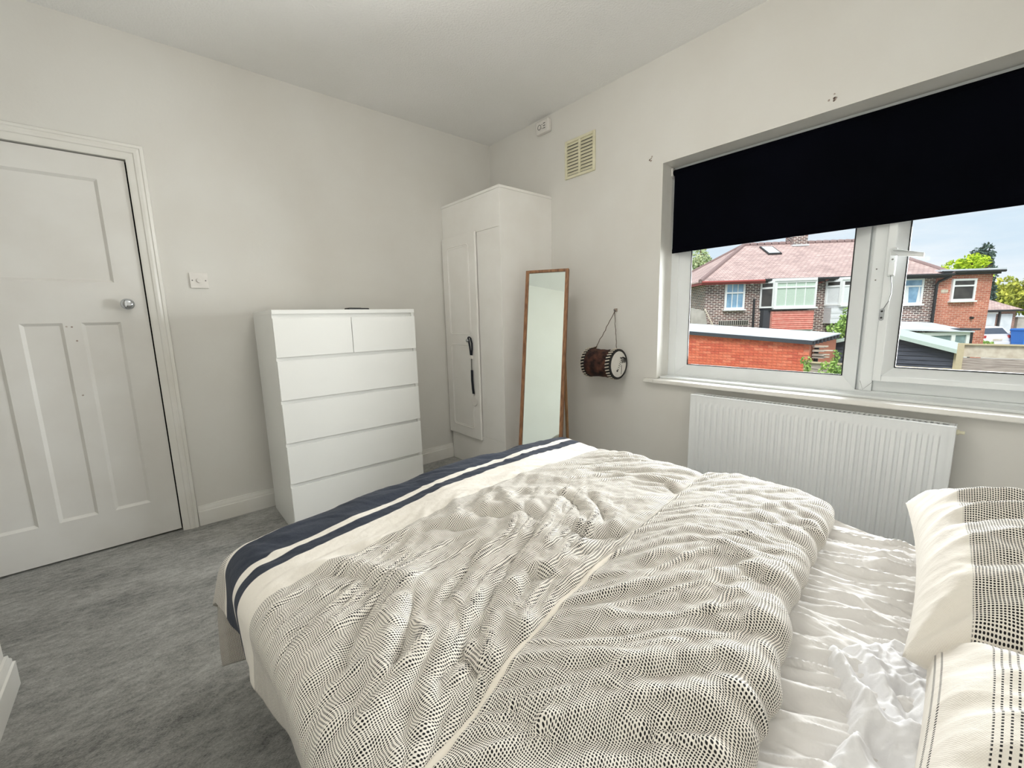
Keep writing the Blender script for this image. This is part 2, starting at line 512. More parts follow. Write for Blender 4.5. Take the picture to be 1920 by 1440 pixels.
# two old screw fillings and a chip
for x, z in ((-2.652, 1.17), (-2.634, 1.168), (-2.625, 1.10), (-2.64, 0.83)):
    obj('screw_filler', MB().lathe([(0.004, 0.0), (0.003, 0.0008)], Matrix.Translation((x, YD, z)) @ Matrix.Rotation(math.pi/2, 4, 'X'), 10), M['smudge'], door)
adopt(door)
# added near-black board behind the door: its colour stands for shade in the gap
struct(obj('trim_2', MB().box(DX0, DX1, 0.045, 0.19, 0, DZ1), M['dark_gap']))

ARCH = [(0.0, 0.0), (0.0, 0.012), (0.012, 0.016), (0.030, 0.017), (0.034, 0.022), (0.046, 0.024), (0.056, 0.020), (0.060, 0.024), (0.072, 0.021), (0.076, 0.012), (0.076, 0.0)]
# path up the left jamb, across, down the right jamb: offset to the left = away from the opening
wallp = lambda x, z, h: (x, -h, z)
o = obj('trim_1', MB().sweep([(DX0, 0.0), (DX0, DZ1), (DX1, DZ1), (DX1, 0.0)], ARCH, wallp), M['gloss_white'])
struct(smooth_angle(o, 25)); o['label'] = 'moulded white architrave around the door'

# ------------------------------------------------------------------ window
win = struct(bpy.data.objects.new('window_1', None)); col.objects.link(win); win.location = (0.135, -2.45, WZ0)
win['label'] = 'white plastic window with fixed pane and opening casement'
XF = 0.135
def beadrect(y0, y1, z0, z1, w, xf, xg):
    """sloping bead between frame face and glass: ring of four sloped sides (frame lies in the x = const plane)"""
    o = [(xf, y0, z0), (xf, y1, z0), (xf, y1, z1), (xf, y0, z1)]
    i = [(xg, y0+w, z0+w), (xg, y1-w, z0+w), (xg, y1-w, z1-w), (xg, y0+w, z1-w)]
    b = [(xg, y0, z0), (xg, y1, z0), (xg, y1, z1), (xg, y0, z1)]
    return MB().add(o+i+b, [(0,1,5,4),(1,2,6,5),(2,3,7,6),(3,0,4,7),(0,8,9,1),(1,9,10,2),(2,10,11,3),(3,11,8,0),(4,5,9,8),(5,6,10,9),(6,7,11,10),(7,4,8,11)])
FB = 0.787                       # top of the bottom rail step
# outer frame
m = MB().box(XF, 0.195, WY1-0.050, WY1, WZ0-0.01, WZ1).box(XF, 0.195, WY0, WY0+0.05, WZ0-0.01, WZ1).box(XF, 0.195, WY0+0.05, WY1-0.05, WZ0-0.01, FB).box(XF, 0.195, WY0+0.05, WY1-0.05, WZ1-0.05, WZ1)
m.box(XF+0.012, 0.195, WY0+0.05, -2.607, FB, 0.850)
obj('outer_frame', m, M['upvc'], win, bevel=0.003)
# mullion with chamfered foot
my0, my1 = -2.607, -2.546
m = MB().prism([(XF+0.022, my1, FB), (XF-0.004, my1-0.018, FB), (XF-0.004, my0, FB), (0.195, my0, FB), (0.195, my1, FB)], (0, 0, WZ1-0.05-FB))
obj('mullion', m, M['upvc'], win, bevel=0.002)
obj('joint_line', MB().tube([(XF-0.004, my1-0.018, FB+0.045), (XF-0.004, (my0+my1)/2, FB+0.004), (XF-0.004, my0, FB+0.04)], 0.0008, 5), M['plastic_grey'], win)
obj('bead', beadrect(my1, WY1-0.050, FB, WZ1-0.05, 0.058, XF+0.004, 0.172), M['upvc'], win)
gl = obj('pane', MB().add([(0.177, my1, FB), (0.177, WY1-0.05, FB), (0.177, WY1-0.05, WZ1-0.05), (0.177, my1, WZ1-0.05)], [(0, 1, 2, 3)]), M['glass'], win); gl['label'] = 'clear fixed pane'
gask = MB()
ya, yb, za, zb = my1+0.058, WY1-0.108, FB+0.058, WZ1-0.108
gask.box(0.171, 0.1755, ya, ya+0.005, za, zb).box(0.171, 0.1755, yb-0.005, yb, za, zb).box(0.171, 0.1755, ya, yb, za, za+0.005).box(0.171, 0.1755, ya, yb, zb-0.005, zb)
obj('gasket', gask, M['dark_plastic'], win)
# opening casement
sy0, sy1, sz0, sz1 = WY0+0.045, my0-0.002, 0.838, WZ1-0.045
XS = 0.112
m = MB().box(XS, 0.17, sy1-0.030, sy1, sz0, sz1).box(XS, 0.17, sy0, sy0+0.030, sz0, sz1).box(XS, 0.17, sy0+0.03, sy1-0.03, sz0, sz0+0.026).box(XS, 0.17, sy0+0.03, sy1-0.03, sz1-0.03, sz1)
obj('casement', m, M['upvc'], win, bevel=0.003)
obj('bead', beadrect(sy0+0.03, sy1-0.03, sz0+0.026, sz1-0.03, 0.034, XS+0.003, 0.160), M['upvc'], win)
gl = obj('pane', MB().add([(0.165, sy0+0.03, sz0+0.026), (0.165, sy1-0.03, sz0+0.026), (0.165, sy1-0.03, sz1-0.03), (0.165, sy0+0.03, sz1-0.03)], [(0, 1, 2, 3)]), M['glass'], win); gl['label'] = 'clear pane of the opening casement'
gask = MB()
ya, yb, za, zb = sy0+0.064, sy1-0.064, sz0+0.060, sz1-0.064
gask.box(0.158, 0.1635, ya, ya+0.005, za, zb).box(0.158, 0.1635, yb-0.005, yb, za, zb).box(0.158, 0.1635, ya, yb, za, za+0.005)
obj('gasket', gask, M['dark_plastic'], win)
# handle: backplate, lever
hp = MB().box(XS-0.010, XS, -2.647, -2.621, 1.300, 1.420)
obj('handle_plate', hp, M['upvc'], win, bevel=0.004)
hv = MB().prism([(XS-0.010, -2.628, 1.388), (XS-0.010, -2.628, 1.412), (XS-0.045, -2.640, 1.410), (XS-0.050, -2.735, 1.384), (XS-0.050, -2.735, 1.366), (XS-0.044, -2.660, 1.380)], (-0.010, 0, 0))
obj('handle_lever', hv, M['upvc'], win, bevel=0.004)
for z in (1.398, 1.372, 1.346, 1.312):
    obj('screw', MB().lathe([(0.004, 0.0), (0.0035, 0.002)], Matrix.Translation((XS-0.010, -2.634, z)) @ Matrix.Rotation(-math.pi/2, 4, 'Y'), 10), M['plastic_grey'], win)
obj('restrictor_lock', MB().box(XS-0.020, XS-0.010, -2.646, -2.622, 1.304, 1.362), M['upvc'], win, bevel=0.004)
obj('restrictor_cable', MB().tube([(XS-0.012, -2.634, 1.304), (XS-0.020, -2.642, 1.262), (XS-0.022, -2.644, 1.230), (XS-0.016, -2.638, 1.196), (XS-0.006, -2.624, 1.168), (XS-0.003, -2.617, 1.156)], 0.0018, 6), M['steel'], win)
# oval eyelet plate on the mullion edge
el = MB(); pr = []
for k_ in range(20):
    a = 2*math.pi*k_/20
    yy, zz = 0.0085*math.cos(a), 0.0085*math.sin(a) + (0.018 if math.sin(a) > 0 else -0.018)
    pr.append((XS-0.004, -2.617+yy+0.10*zz*0, 1.137+zz))
el.prism(pr, (0.004, 0, 0))
e = obj('cable_anchor', el, M['steel'], win, bevel=0.001); e['label'] = 'steel oval cable anchor'
for dz in (-0.014, 0.014):
    obj('screw', MB().lathe([(0.0045, 0.0), (0.004, 0.0015)], Matrix.Translation((XS-0.004, -2.617, 1.137+dz)) @ Matrix.Rotation(-math.pi/2, 4, 'Y'), 10), M['dark_plastic'], win)
for z in (1.338, 1.290):
    obj('plug', MB().lathe([(0.003, 0.0), (0.0025, 0.001)], Matrix.Translation((XF-0.004, -2.580, z)) @ Matrix.Rotation(-math.pi/2, 4, 'Y'), 10), M['plastic_grey'], win)
# sill board with nosing, and the thinner cover strip on it
sill = MB().box(-0.042, XF, -1.597, WY0, 0.742, 0.7655).box(-0.042, 0.0, -1.527, -1.597, 0.742, 0.7655).box(-0.042, 0.0, WY0, WY0-0.07, 0.742, 0.7655)
obj('sill', sill, M['gloss_white'], win, bevel=0.006, seg=3)
obj('sill_strip', MB().box(0.035, XF+0.01, -1.598, WY0, 0.7655, 0.777), M['upvc'], win, bevel=0.003)
adopt(win)
# plastered reveals: thin lining boards round the opening
rev = MB().box(0.0, XF, WY1, WY1-0.002, WZ0, WZ1).box(0.0, XF, WY0, WY0+0.002, WZ0, WZ1).box(0.0, XF, WY0, WY1, WZ1-0.002, WZ1)
o = struct(obj('trim_3', rev, M['gloss_white'])); o['label'] = 'white painted window reveal'

# ------------------------------------------------------------------ roller blind
bl = thing('roller_blind', 'black blackout roller blind pulled half down over the window', 'blind', (0.1, -2.47, 1.527))
fab = MB(); ny = 40
for i in range(ny+1):
    y = -1.620 + (-3.335+1.620)*i/ny
    w = 0.0012*math.sin(i*0.9)+0.0015*math.sin(i*0.37+1)
    fab.v += [(0.098+w, y, 1.531), (0.098+w*0.5, y, 1.76), (0.099, y, 1.985), (0.0985+w, y, 1.531), (0.0985+w*0.5, y, 1.76), (0.0995, y, 1.985)]
for i in range(ny):
    a = 6*i; b = a+6
    fab.f += [(a, b, b+1, a+1), (a+1, b+1, b+2, a+2), (a+3, a+4, b+4, b+3), (a+4, a+5, b+5, b+4)]
obj('fabric', fab, M['blind'], bl, smooth=True)
obj('hem_bar', MB().box(0.0945, 0.1025, -1.620, -3.335, 1.523, 1.548), M['blind'], bl, bevel=0.002)
obj('roller', MB().tube([(0.112, -1.612, 1.985), (0.112, -3.345, 1.985)], 0.017, 20), M['blind'], bl)
obj('bracket', MB().box(0.088, 0.134, -1.602, -1.611, 1.965, 2.010), M['plastic'], bl, bevel=0.002)
obj('bracket', MB().box(0.088, 0.134, -3.347, -3.355, 1.965, 2.010), M['plastic'], bl, bevel=0.002)
adopt(bl)

# ------------------------------------------------------------------ radiator
RX, RY0, RY1, RZ0, RZ1 = -0.11, -2.899, -1.872, 0.13, 0.7155
rad = thing('radiator', 'white ribbed panel radiator under the window', 'radiator', (-0.07, (RY0+RY1)/2, RZ0))
fp = MB(); cols = []; n = 31
p0, p1 = RY1-0.034, RY0+0.034
pitch = (p0-p1)/n
cols.append((RY1-0.004, 0)); cols.append((RY1-0.018, 0)); cols.append((RY1-0.020, 0.0018)); cols.append((p0, 0.0018))
for i in range(n):
    y = p0-i*pitch
    cols += [(y-pitch*0.16, 0.0018), (y-pitch*0.30, -0.0065), (y-pitch*0.72, -0.0065), (y-pitch*0.86, 0.0018)]
cols += [(p1, 0.0018), (RY0+0.020, 0.0018), (RY0+0.018, 0), (RY0+0.004, 0)]
zr = [(RZ0+0.004, 0.0), (RZ0+0.030, 0.0), (RZ0+0.040, 0.25), (RZ0+0.052, 1.0), (RZ1-0.052, 1.0), (RZ1-0.040, 0.25), (RZ1-0.032, 0.0), (RZ1-0.004, 0.0)]
for z, kf in zr:
    for y, d in cols:
        fp.v.append((RX + (0.0018 if (d > 0 and RZ0+0.02 < z < RZ1-0.02) else 0.0) + (d*kf if d < 0 else 0), y, z))
nc = len(cols)
for r in range(len(zr)-1):
    for c in range(nc-1):
        fp.f.append((r*nc+c, r*nc+c+1, (r+1)*nc+c+1, (r+1)*nc+c))
o = obj('front_panel', fp, M['radiator'], rad); smooth_angle(o, 50)
obj('back_panel', MB().box(-0.048, -0.040, RY0+0.004, RY1-0.004, RZ0+0.01, RZ1-0.008), M['radiator'], rad)
for y0, y1 in ((RY1-0.006, RY1), (RY0, RY0+0.006)):
    obj('side_cover', MB().box(RX-0.0005, -0.040, y0, y1, RZ0, RZ1), M['radiator'], rad, bevel=0.002)
gt = MB().box(RX-0.0005, RX+0.018, RY0+0.006, RY1-0.006, RZ1-0.006, RZ1).box(-0.052, -0.040, RY0+0.006, RY1-0.006, RZ1-0.006, RZ1).box(RX+0.018, -0.052, RY1-0.06, RY1-0.006, RZ1-0.006, RZ1).box(RX+0.018, -0.052, RY0+0.006, RY0+0.022, RZ1-0.006, RZ1)
obj('grille_frame', gt, M['radiator'], rad, bevel=0.001)
bar = MB().box(RX+0.017, -0.051, -0.0045, 0.0045, -0.005, 0).mesh('grille_bar'); bar.materials.append(M['radiator'])
yb = RY1-0.072; nb = 0
while yb > RY0+0.03:
    b_ = bpy.data.objects.new('grille_bar', bar); col.objects.link(b_); b_.location = (0, yb, RZ1-0.001); b_.parent = rad
    yb -= 0.0172; nb += 1
obj('convector_fins', MB().box(-0.100, -0.055, RY0+0.02, RY1-0.02, RZ0+0.05, RZ1-0.05), M['plastic_grey'], rad)
obj('bleed_plug', MB().tube([(-0.078, RY0, 0.690), (-0.078, RY0-0.008, 0.690), (-0.078, RY0-0.008, 0.690), (-0.078, RY0-0.022, 0.690)], [0.010, 0.010, 0.006, 0.0065], 12), M['cream_plastic'], rad)
for y in (RY1+0.022, RY0-0.022):
    obj('valve', MB().tube([(-0.075, y, 0.0), (-0.075, y, 0.13), (-0.075, y, 0.131), (-0.075, y, 0.20)], [0.0075, 0.0075, 0.014, 0.013], 12).tube([(-0.075, y, 0.165), (-0.075, y+(0.022 if y < -2.5 else -0.022), 0.165)], 0.009, 10), M['chrome'], rad)
for y in (RY1-0.2, RY0+0.2):
    obj('wall_bracket', MB().box(-0.040, 0.0, y-0.015, y+0.015, RZ0+0.05, RZ1-0.08), M['radiator'], rad)
adopt(rad)

# ------------------------------------------------------------------ fitted corner wardrobe
WX, WYF, WH = -0.500, -0.7146, 2.0316
wd = thing('fitted_wardrobe', 'white fitted corner wardrobe with one narrow moulded door', 'wardrobe', (-0.25, -0.36, 0))
obj('carcass', MB().box(WX+0.019, -0.001, WYF+0.019, -0.020, 0.0, WH-0.02), M['wardrobe'], wd)
obj('side_panel', MB().box(WX+0.0005, -0.001, WYF, WYF+0.0185, 0.0, WH-0.018), M['wardrobe'], wd, bevel=0.001)
obj('top_panel', MB().box(WX-0.004, -0.001, WYF-0.004, -0.001, WH-0.018, WH), M['wardrobe'], wd, bevel=0.002)
obj('header_panel', MB().box(WX, WX+0.0185, WYF+0.0005, -0.001, 1.772, WH-0.0185), M['wardrobe'], wd, bevel=0.001)
obj('filler_panel', MB().box(WX, WX+0.0185, WYF+0.0005, -0.452, 0.2655, 1.7705), M['wardrobe'], wd, bevel=0.001)
obj('plinth_panel', MB().box(WX, WX+0.0185, WYF+0.0005, -0.019, 0.0, 0.264), M['wardrobe'], wd, bevel=0.001)
obj('lining', MB().box(WX+0.004, WX+0.0185, -0.451, -0.001, 0.266, 1.770), M['wardrobe'], wd)
dr = obj('door', MB().box(WX-0.020, WX-0.002, -0.447, -0.012, 0.232, 1.780), M['wardrobe'], wd, bevel=0.004, seg=3)
def bead_loop(y0, y1, z0, z1, r, x):
    pts = []
    for cy, cz, a0 in ((y1-r, z1-r, 0), (y0+r, z1-r, 90), (y0+r, z0+r, 180), (y1-r, z0+r, 270)):
        for k_ in range(7):
            a = math.radians(a0+15*k_)
            pts.append((x, cy+r*math.cos(a), cz+r*math.sin(a)))
    pts.append(pts[0])
    return pts
for z0, z1 in ((1.045, 1.704), (0.312, 0.963)):
    obj('moulding', MB().tube(bead_loop(-0.365, -0.087, z0, z1, 0.03, WX-0.0195), 0.0042, 8, caps=False), M['wardrobe'], dr, smooth=True)
    obj('moulding', MB().tube(bead_loop(-0.352, -0.100, z0+0.013, z1-0.013, 0.022, WX-0.0192), 0.0026, 8, caps=False), M['wardrobe'], dr, smooth=True)
kb = MB().lathe([(0.010, 0.0), (0.007, 0.004), (0.006, 0.012), (0.011, 0.017), (0.0145, 0.023), (0.013, 0.029), (0.006, 0.032)], Matrix.Translation((WX-0.020, -0.345, 1.000)) @ Matrix.Rotation(-math.pi/2, 4, 'Y'), 24)
k = obj('knob', kb, M['chrome'], dr, smooth=True); k['label'] = 'small chrome door knob'
adopt(wd)

# strap hung on the wardrobe knob
st = thing('hanging_strap', 'navy webbing strap with a white disc hanging from the wardrobe knob', 'strap', (WX-0.035, -0.37, 0.5))
def ribbon(pts, w, t):
    """flat ribbon: pts (y, z, x), width along y"""
    m_ = MB(); n_ = len(pts)
    for (y, z, x) in pts:
        m_.v += [(x-t, y-w/2, z), (x-t, y+w/2, z), (x, y+w/2, z), (x, y-w/2, z)]
    for i in range(n_-1):
        a = 4*i; b = a+4
        for k_ in range(4):
            l = (k_+1) % 4
            m_.f.append((a+k_, a+l, b+l, b+k_))
    m_.f += [(3, 2, 1, 0), (4*n_-4, 4*n_-3, 4*n_-2, 4*n_-1)]
    return m_
X0 = WX-0.026
obj('loop', ribbon([(-0.362, 0.885, X0), (-0.352, 0.95, X0), (-0.348, 0.99, X0-0.004), (-0.352, 1.020, X0-0.012), (-0.366, 1.030, X0-0.014), (-0.382, 1.020, X0-0.012), (-0.386, 0.98, X0-0.004), (-0.380, 0.93, X0), (-0.370, 0.885, X0)], 0.018, 0.003), M['navy_strap'], st)
obj('collar', MB().box(X0-0.008, X0+0.004, -0.382, -0.352, 0.862, 0.888), M['plastic'], st, bevel=0.002)
obj('thin_tail', ribbon([(-0.368, 0.862, X0), (-0.369, 0.80, X0-0.002), (-0.370, 0.77, X0-0.002)], 0.012, 0.003), M['plastic_grey'], st)
obj('tail', ribbon([(-0.370, 0.775, X0), (-0.374, 0.70, X0-0.004), (-0.378, 0.63, X0-0.003), (-0.380, 0.592, X0)], 0.024, 0.005), M['navy_strap'], st)
obj('link', MB().box(X0-0.004, X0+0.001, -0.385, -0.375, 0.570, 0.594), M['plastic'], st)
obj('disc', MB().lathe([(0.036, 0.0), (0.038, 0.002), (0.036, 0.005), (0.030, 0.0055)], Matrix.Translation((X0+0.003, -0.383, 0.536)) @ Matrix.Rotation(-math.pi/2, 4, 'Y'), 28), M['plastic'], st)
adopt(st)

# ------------------------------------------------------------------ chest of drawers
CX0, CX1, CYF, CYB, CH = -1.8742, -1.0742, -0.536, -0.056, 1.23
ch = thing('chest_of_drawers', 'tall white chest of six drawers against the back wall', 'chest of drawers', ((CX0+CX1)/2, -0.3, 0))
obj('side_panel', MB().box(CX0, CX0+0.018, CYF+0.0195, CYB, 0.0, CH-0.022), M['melamine'], ch, bevel=0.0012)
obj('side_panel', MB().box(CX1-0.018, CX1, CYF+0.0195, CYB, 0.0, CH-0.022), M['melamine'], ch, bevel=0.0012)
obj('top_panel', MB().box(CX0, CX1, CYF+0.0005, CYB, CH-0.022, CH), M['melamine'], ch, bevel=0.0015)
obj('back_panel', MB().box(CX0+0.018, CX1-0.018, CYB-0.006, CYB, 0.05, CH-0.022), M['melamine'], ch)
ZB = [0.985, 0.757, 0.524, 0.295, 0.068]
ZT = [1.187, 0.966, 0.738, 0.505, 0.276]
obj('front_edge', MB().box(CX0, CX0+0.018, CYF+0.0095, CYF+0.019, 0.0, CH-0.022), M['melamine'], ch)
obj('front_edge', MB().box(CX1-0.018, CX1, CYF+0.0095, CYF+0.019, 0.0, CH-0.022), M['melamine'], ch)
for i in range(5):
    obj('rail', MB().box(CX0+0.018, CX1-0.018, CYF+0.0175, CYF+0.032, ZT[i]-0.03, (CH-0.022) if i == 0 else ZB[i-1]+0.03), M['melamine'], ch)
obj('plinth', MB().box(CX0+0.018, CX1-0.018, CYF+0.03, CYF+0.045, 0.0, 0.066), M['melamine'], ch)
def drawer(x0, x1, z0, z1):
    d = obj('drawer', MB().box(x0, x1, CYF, CYF+0.009, z0, z1).box(x0+0.02, x1-0.02, CYF+0.009, CYF+0.016, z0+0.01, z1-0.004), M['melamine'], ch, bevel=0.0012)
    obj('drawer_box', MB().box(x0+0.03, x1-0.03, CYF+0.06, CYB-0.05, z0+0.02, z1-0.04), M['melamine'], d)
    return d
cm = (CX0+CX1)/2
drawer(CX0+0.001, cm-0.0015, ZB[0], ZT[0]); drawer(cm+0.0015, CX1-0.001, ZB[0], ZT[0])
for i in range(1, 5): drawer(CX0+0.001, CX1-0.001, ZB[i], ZT[i])
adopt(ch)

# flat dark gadget on the chest
gd = thing('remote_control', 'small flat black gadget lying on top of the chest', 'gadget', (-1.38, -0.34, CH))
Mg = Matrix.Translation((-1.36, -0.34, CH)) @ Matrix.Rotation(0.25, 4, 'Z')
obj('body', MB().box(-0.075, 0.075, -0.022, 0.022, 0.0, 0.014, Mg), M['dark_plastic'], gd, bevel=0.005, seg=3)
obj('button_pad', MB().box(-0.055, 0.02, -0.014, 0.014, 0.014, 0.0155, Mg), M['plastic_grey'], gd)
adopt(gd)

# ------------------------------------------------------------------ cheval mirror
az, tl, mw = 0.515, 0.200, 0.290
ax = Vector((math.sin(az), -math.cos(az), 0)); nr = Vector((-math.cos(az), -math.sin(az), 0))
dn = Vector((0, 0, -math.cos(tl))) + nr*math.sin(tl)
fr_n = ax.cross(dn)
if fr_n.dot(nr) < 0: fr_n = -fr_n
TL = Vector((-0.397, -0.850, 1.470)); ML = 1.470/math.cos(tl) - 0.004
Mm = Matrix(((ax.x, dn.x, fr_n.x, TL.x), (ax.y, dn.y, fr_n.y, TL.y), (ax.z, dn.z, fr_n.z, TL.z), (0, 0, 0, 1)))
mi = thing('standing_mirror', 'tall narrow oak framed mirror standing by the wardrobe', 'mirror', (TL+dn*ML+ax*mw/2))
fw, fd = 0.0215, 0.030
obj('stile', MB().box(0, fw, 0, ML, -fd, 0, Mm), M['oak'], mi, bevel=0.002)
obj('stile', MB().box(mw-fw, mw, 0, ML, -fd, 0, Mm), M['oak'], mi, bevel=0.002)
obj('top_rail', MB().box(fw, mw-fw, 0, fw*0.8, -fd, 0, Mm), M['oak'], mi, bevel=0.001)
obj('bottom_rail', MB().box(fw, mw-fw, ML-0.10, ML-0.10+fw, -fd, 0, Mm), M['oak'], mi, bevel=0.001)
g = obj('mirror_glass', MB().box(fw-0.003, mw-fw+0.003, fw*0.8-0.003, ML-0.097, -0.014, -0.008, Mm), M['mirror'], mi); g['label'] = 'silvered mirror glass'
obj('backing', MB().box(fw-0.003, mw-fw+0.003, fw*0.8-0.003, ML-0.097, -0.022, -0.0145, Mm), M['oak_light'], mi)
for s in (0.004, mw-0.020):
    a = Mm @ Vector((s+0.008, 0.60, -fd-0.010))
    foot = a - nr*0.135; foot.z = 0.009
    obj('rear_leg', MB().tube([a, foot], 0.0105, 8), M['oak_light'], mi)
    hinge = Mm @ Vector((s+0.008, 0.60, -fd-0.002))
    obj('hinge', MB().tube([hinge, a], 0.006, 8), M['steel'], mi)
adopt(mi)

# ------------------------------------------------------------------ light switch, alarm, vent, wall scuffs
sw = thing('light_switch', 'square white light switch beside the door', 'switch', (-2.107, 0, 1.408))
obj('plate', MB().box(-2.149, -2.065, -0.009, 0.0, 1.366, 1.450), M['plastic'], sw, bevel=0.003, seg=3)
obj('dial', MB().lathe([(0.013, 0.0), (0.012, 0.006), (0.010, 0.0075)], Matrix.Translation((-2.107, -0.009, 1.408)) @ Matrix.Rotation(math.pi/2, 4, 'X'), 24), M['plastic'], sw)
for x in (-2.137, -2.077):
    obj('screw', MB().lathe([(0.0035, 0.0), (0.003, 0.0008)], Matrix.Translation((x, -0.009, 1.408)) @ Matrix.Rotation(math.pi/2, 4, 'X'), 12), M['plastic_grey'], sw)
adopt(sw)

al = thing('alarm_unit', 'small white alarm unit high on the window wall near the ceiling', 'alarm', (-0.02, -0.655, 2.47))
obj('body', MB().box(-0.036, 0.0, -0.722, -0.598, 2.474, 2.562), M['plastic'], al, bevel=0.008, seg=3)
obj('sounder_ring', MB().tube([(-0.0365, -0.634+0.016*math.cos(k_*math.pi/8), 2.518+0.016*math.sin(k_*math.pi/8)) for k_ in range(17)], 0.0022, 6), M['plastic_grey'], al)
for z in (2.505, 2.530):
    obj('lamp_hole', MB().lathe([(0.0035, 0.0), (0.003, 0.001)], Matrix.Translation((-0.036, -0.660, z)) @ Matrix.Rotation(-math.pi/2, 4, 'Y'), 10), M['plastic_grey'], al)
for z in (2.502, 2.518, 2.534):
    obj('slot', MB().box(-0.0368, -0.0355, -0.692, -0.672, z-0.003, z+0.003), M['plastic_grey'], al)
adopt(al)

vt = thing('air_vent', 'cream louvred air vent on the window wall beside the alarm', 'vent', (0, -0.985, 2.11))
VY0, VY1, VZ0, VZ1 = -1.116, -0.855, 2.110, 2.358
m = MB().box(-0.012, 0, VY0, VY0+0.020, VZ0, VZ1).box(-0.012, 0, VY1-0.020, VY1, VZ0, VZ1).box(-0.012, 0, VY0+0.02, VY1-0.02, VZ0, VZ0+0.018).box(-0.012, 0, VY0+0.02, VY1-0.02, VZ1-0.018, VZ1)
obj('frame', m, M['cream_plastic'], vt, bevel=0.003)
ymid = (VY0+VY1)/2
obj('centre_bar', MB().box(-0.012, 0, ymid-0.009, ymid+0.009, VZ0+0.018, VZ1-0.018), M['cream_plastic'], vt, bevel=0.002)
obj('back_mesh', MB().box(-0.0015, 0, VY0+0.02, VY1-0.02, VZ0+0.018, VZ1-0.018), M['plastic_grey'], vt)
lw = (VY1-0.02) - (ymid+0.009)
sl_me = MB().prism([(-0.0115, -lw/2, -0.0085), (-0.0115, -lw/2, -0.0065), (-0.002, -lw/2, 0.0115), (-0.002, -lw/2, 0.0095)], (0, lw, 0)).mesh('slat')
sl_me.materials.append(M['cream_plastic'])
for c_ in (-1, 1):
    for i in range(10):
        s_ = bpy.data.objects.new('slat', sl_me); col.objects.link(s_); s_.parent = vt
        s_.location = (0, ymid + c_*(0.009+lw/2), VZ0+0.018+0.0106+0.0212*i)
adopt(vt)

def scuff(x, y, z, lab, seed):
    rg = random.Random(seed); t = thing('filler_patch', lab, 'wall mark', (x, y, z))
    for k_ in range(5):
        cy, cz = y+rg.uniform(-0.014, 0.014), z+rg.uniform(-0.014, 0.014); r = rg.uniform(0.003, 0.0075)
        pts = [(0.0, cy+r*rg.uniform(0.6, 1.3)*math.cos(a), cz+r*rg.uniform(0.6, 1.3)*math.sin(a)) for a in [2*math.pi*q/9 for q in range(9)]]
        obj('dab', MB().prism(pts, (-0.0012, 0, 0)), M['smudge'], t)
    adopt(t)
scuff(0.0, -1.515, 2.068, 'small scuffed filler mark left of the window corner', 3)
scuff(0.0, -2.388, 2.070, 'small scuffed filler mark above the window', 8)

# ------------------------------------------------------------------ hanging drum
dm = thing('hanging_drum', 'small brown hide drum with a zebra drawn on its white skin', 'drum', (-0.105, -1.278, 0.752))
def axis_m(y):   # local z -> world -y
    return Matrix.Translation((-0.108, y, 0.851)) @ Matrix.Rotation(math.pi/2, 4, 'X')
R_ = 0.098
shell = MB(); ns = 40; rings = 14
rg = random.Random(5)
for i in range(rings+1):
    f = i/rings; y = -1.168 - 0.222*f
    for k_ in range(ns):
        a = 2*math.pi*k_/ns
        r = R_*(0.965 - 0.05*math.sin(math.pi*f)) + rg.uniform(-0.002, 0.003)
        shell.v.append((-0.108+r*math.cos(a), y, 0.851+r*math.sin(a)))
for i in range(rings):
    for k_ in range(ns):
        l = (k_+1) % ns
        shell.f.append((i*ns+k_, i*ns+l, (i+1)*ns+l, (i+1)*ns+k_))
shell.f += [tuple(range(ns)), tuple(rings*ns+k_ for k_ in range(ns-1, -1, -1))]
obj('shell', shell, M['fur'], dm, smooth=True)
for ya, yb in ((-1.158, -1.188), (-1.358, -1.390)):
    obj('rim_band', MB().lathe([(R_*0.96, 0.0), (R_*1.0, 0.004), (R_*1.0, abs(yb-ya)-0.004), (R_*0.96, abs(yb-ya))], axis_m(ya), 40), M['black_paint'], dm)
    lace = MB().box(-0.0028, 0.0028, -abs(yb-ya)*0.46, abs(yb-ya)*0.46, 0, 0.0035).mesh('lacing'); lace.materials.append(M['tuft_white'])
    for k_ in range(30):
        a = 2*math.pi*(k_+0.5)/30
        l_ = bpy.data.objects.new('lacing', lace); col.objects.link(l_); l_.parent = dm
        l_.matrix_basis = Matrix.Translation((-0.108+R_*math.cos(a), (ya+yb)/2, 0.851+R_*math.sin(a))) @ Matrix.Rotation(-(a-math.pi/2), 4, 'Y') @ Matrix.Rotation(0.22, 4, 'Z')
obj('skin_ring', MB().lathe([(R_*0.995, 0.0), (R_*1.0, 0.004), (R_*0.97, 0.007), (R_*0.86, 0.008), (R_*0.85, 0.004)], axis_m(-1.388), 40), M['black_paint'], dm)
sk = obj('drum_skin', MB().lathe([(R_*0.9, 0.0), (R_*0.9, 0.005), (R_*0.5, 0.0062)], axis_m(-1.388), 40), M['drum_skin'], dm)
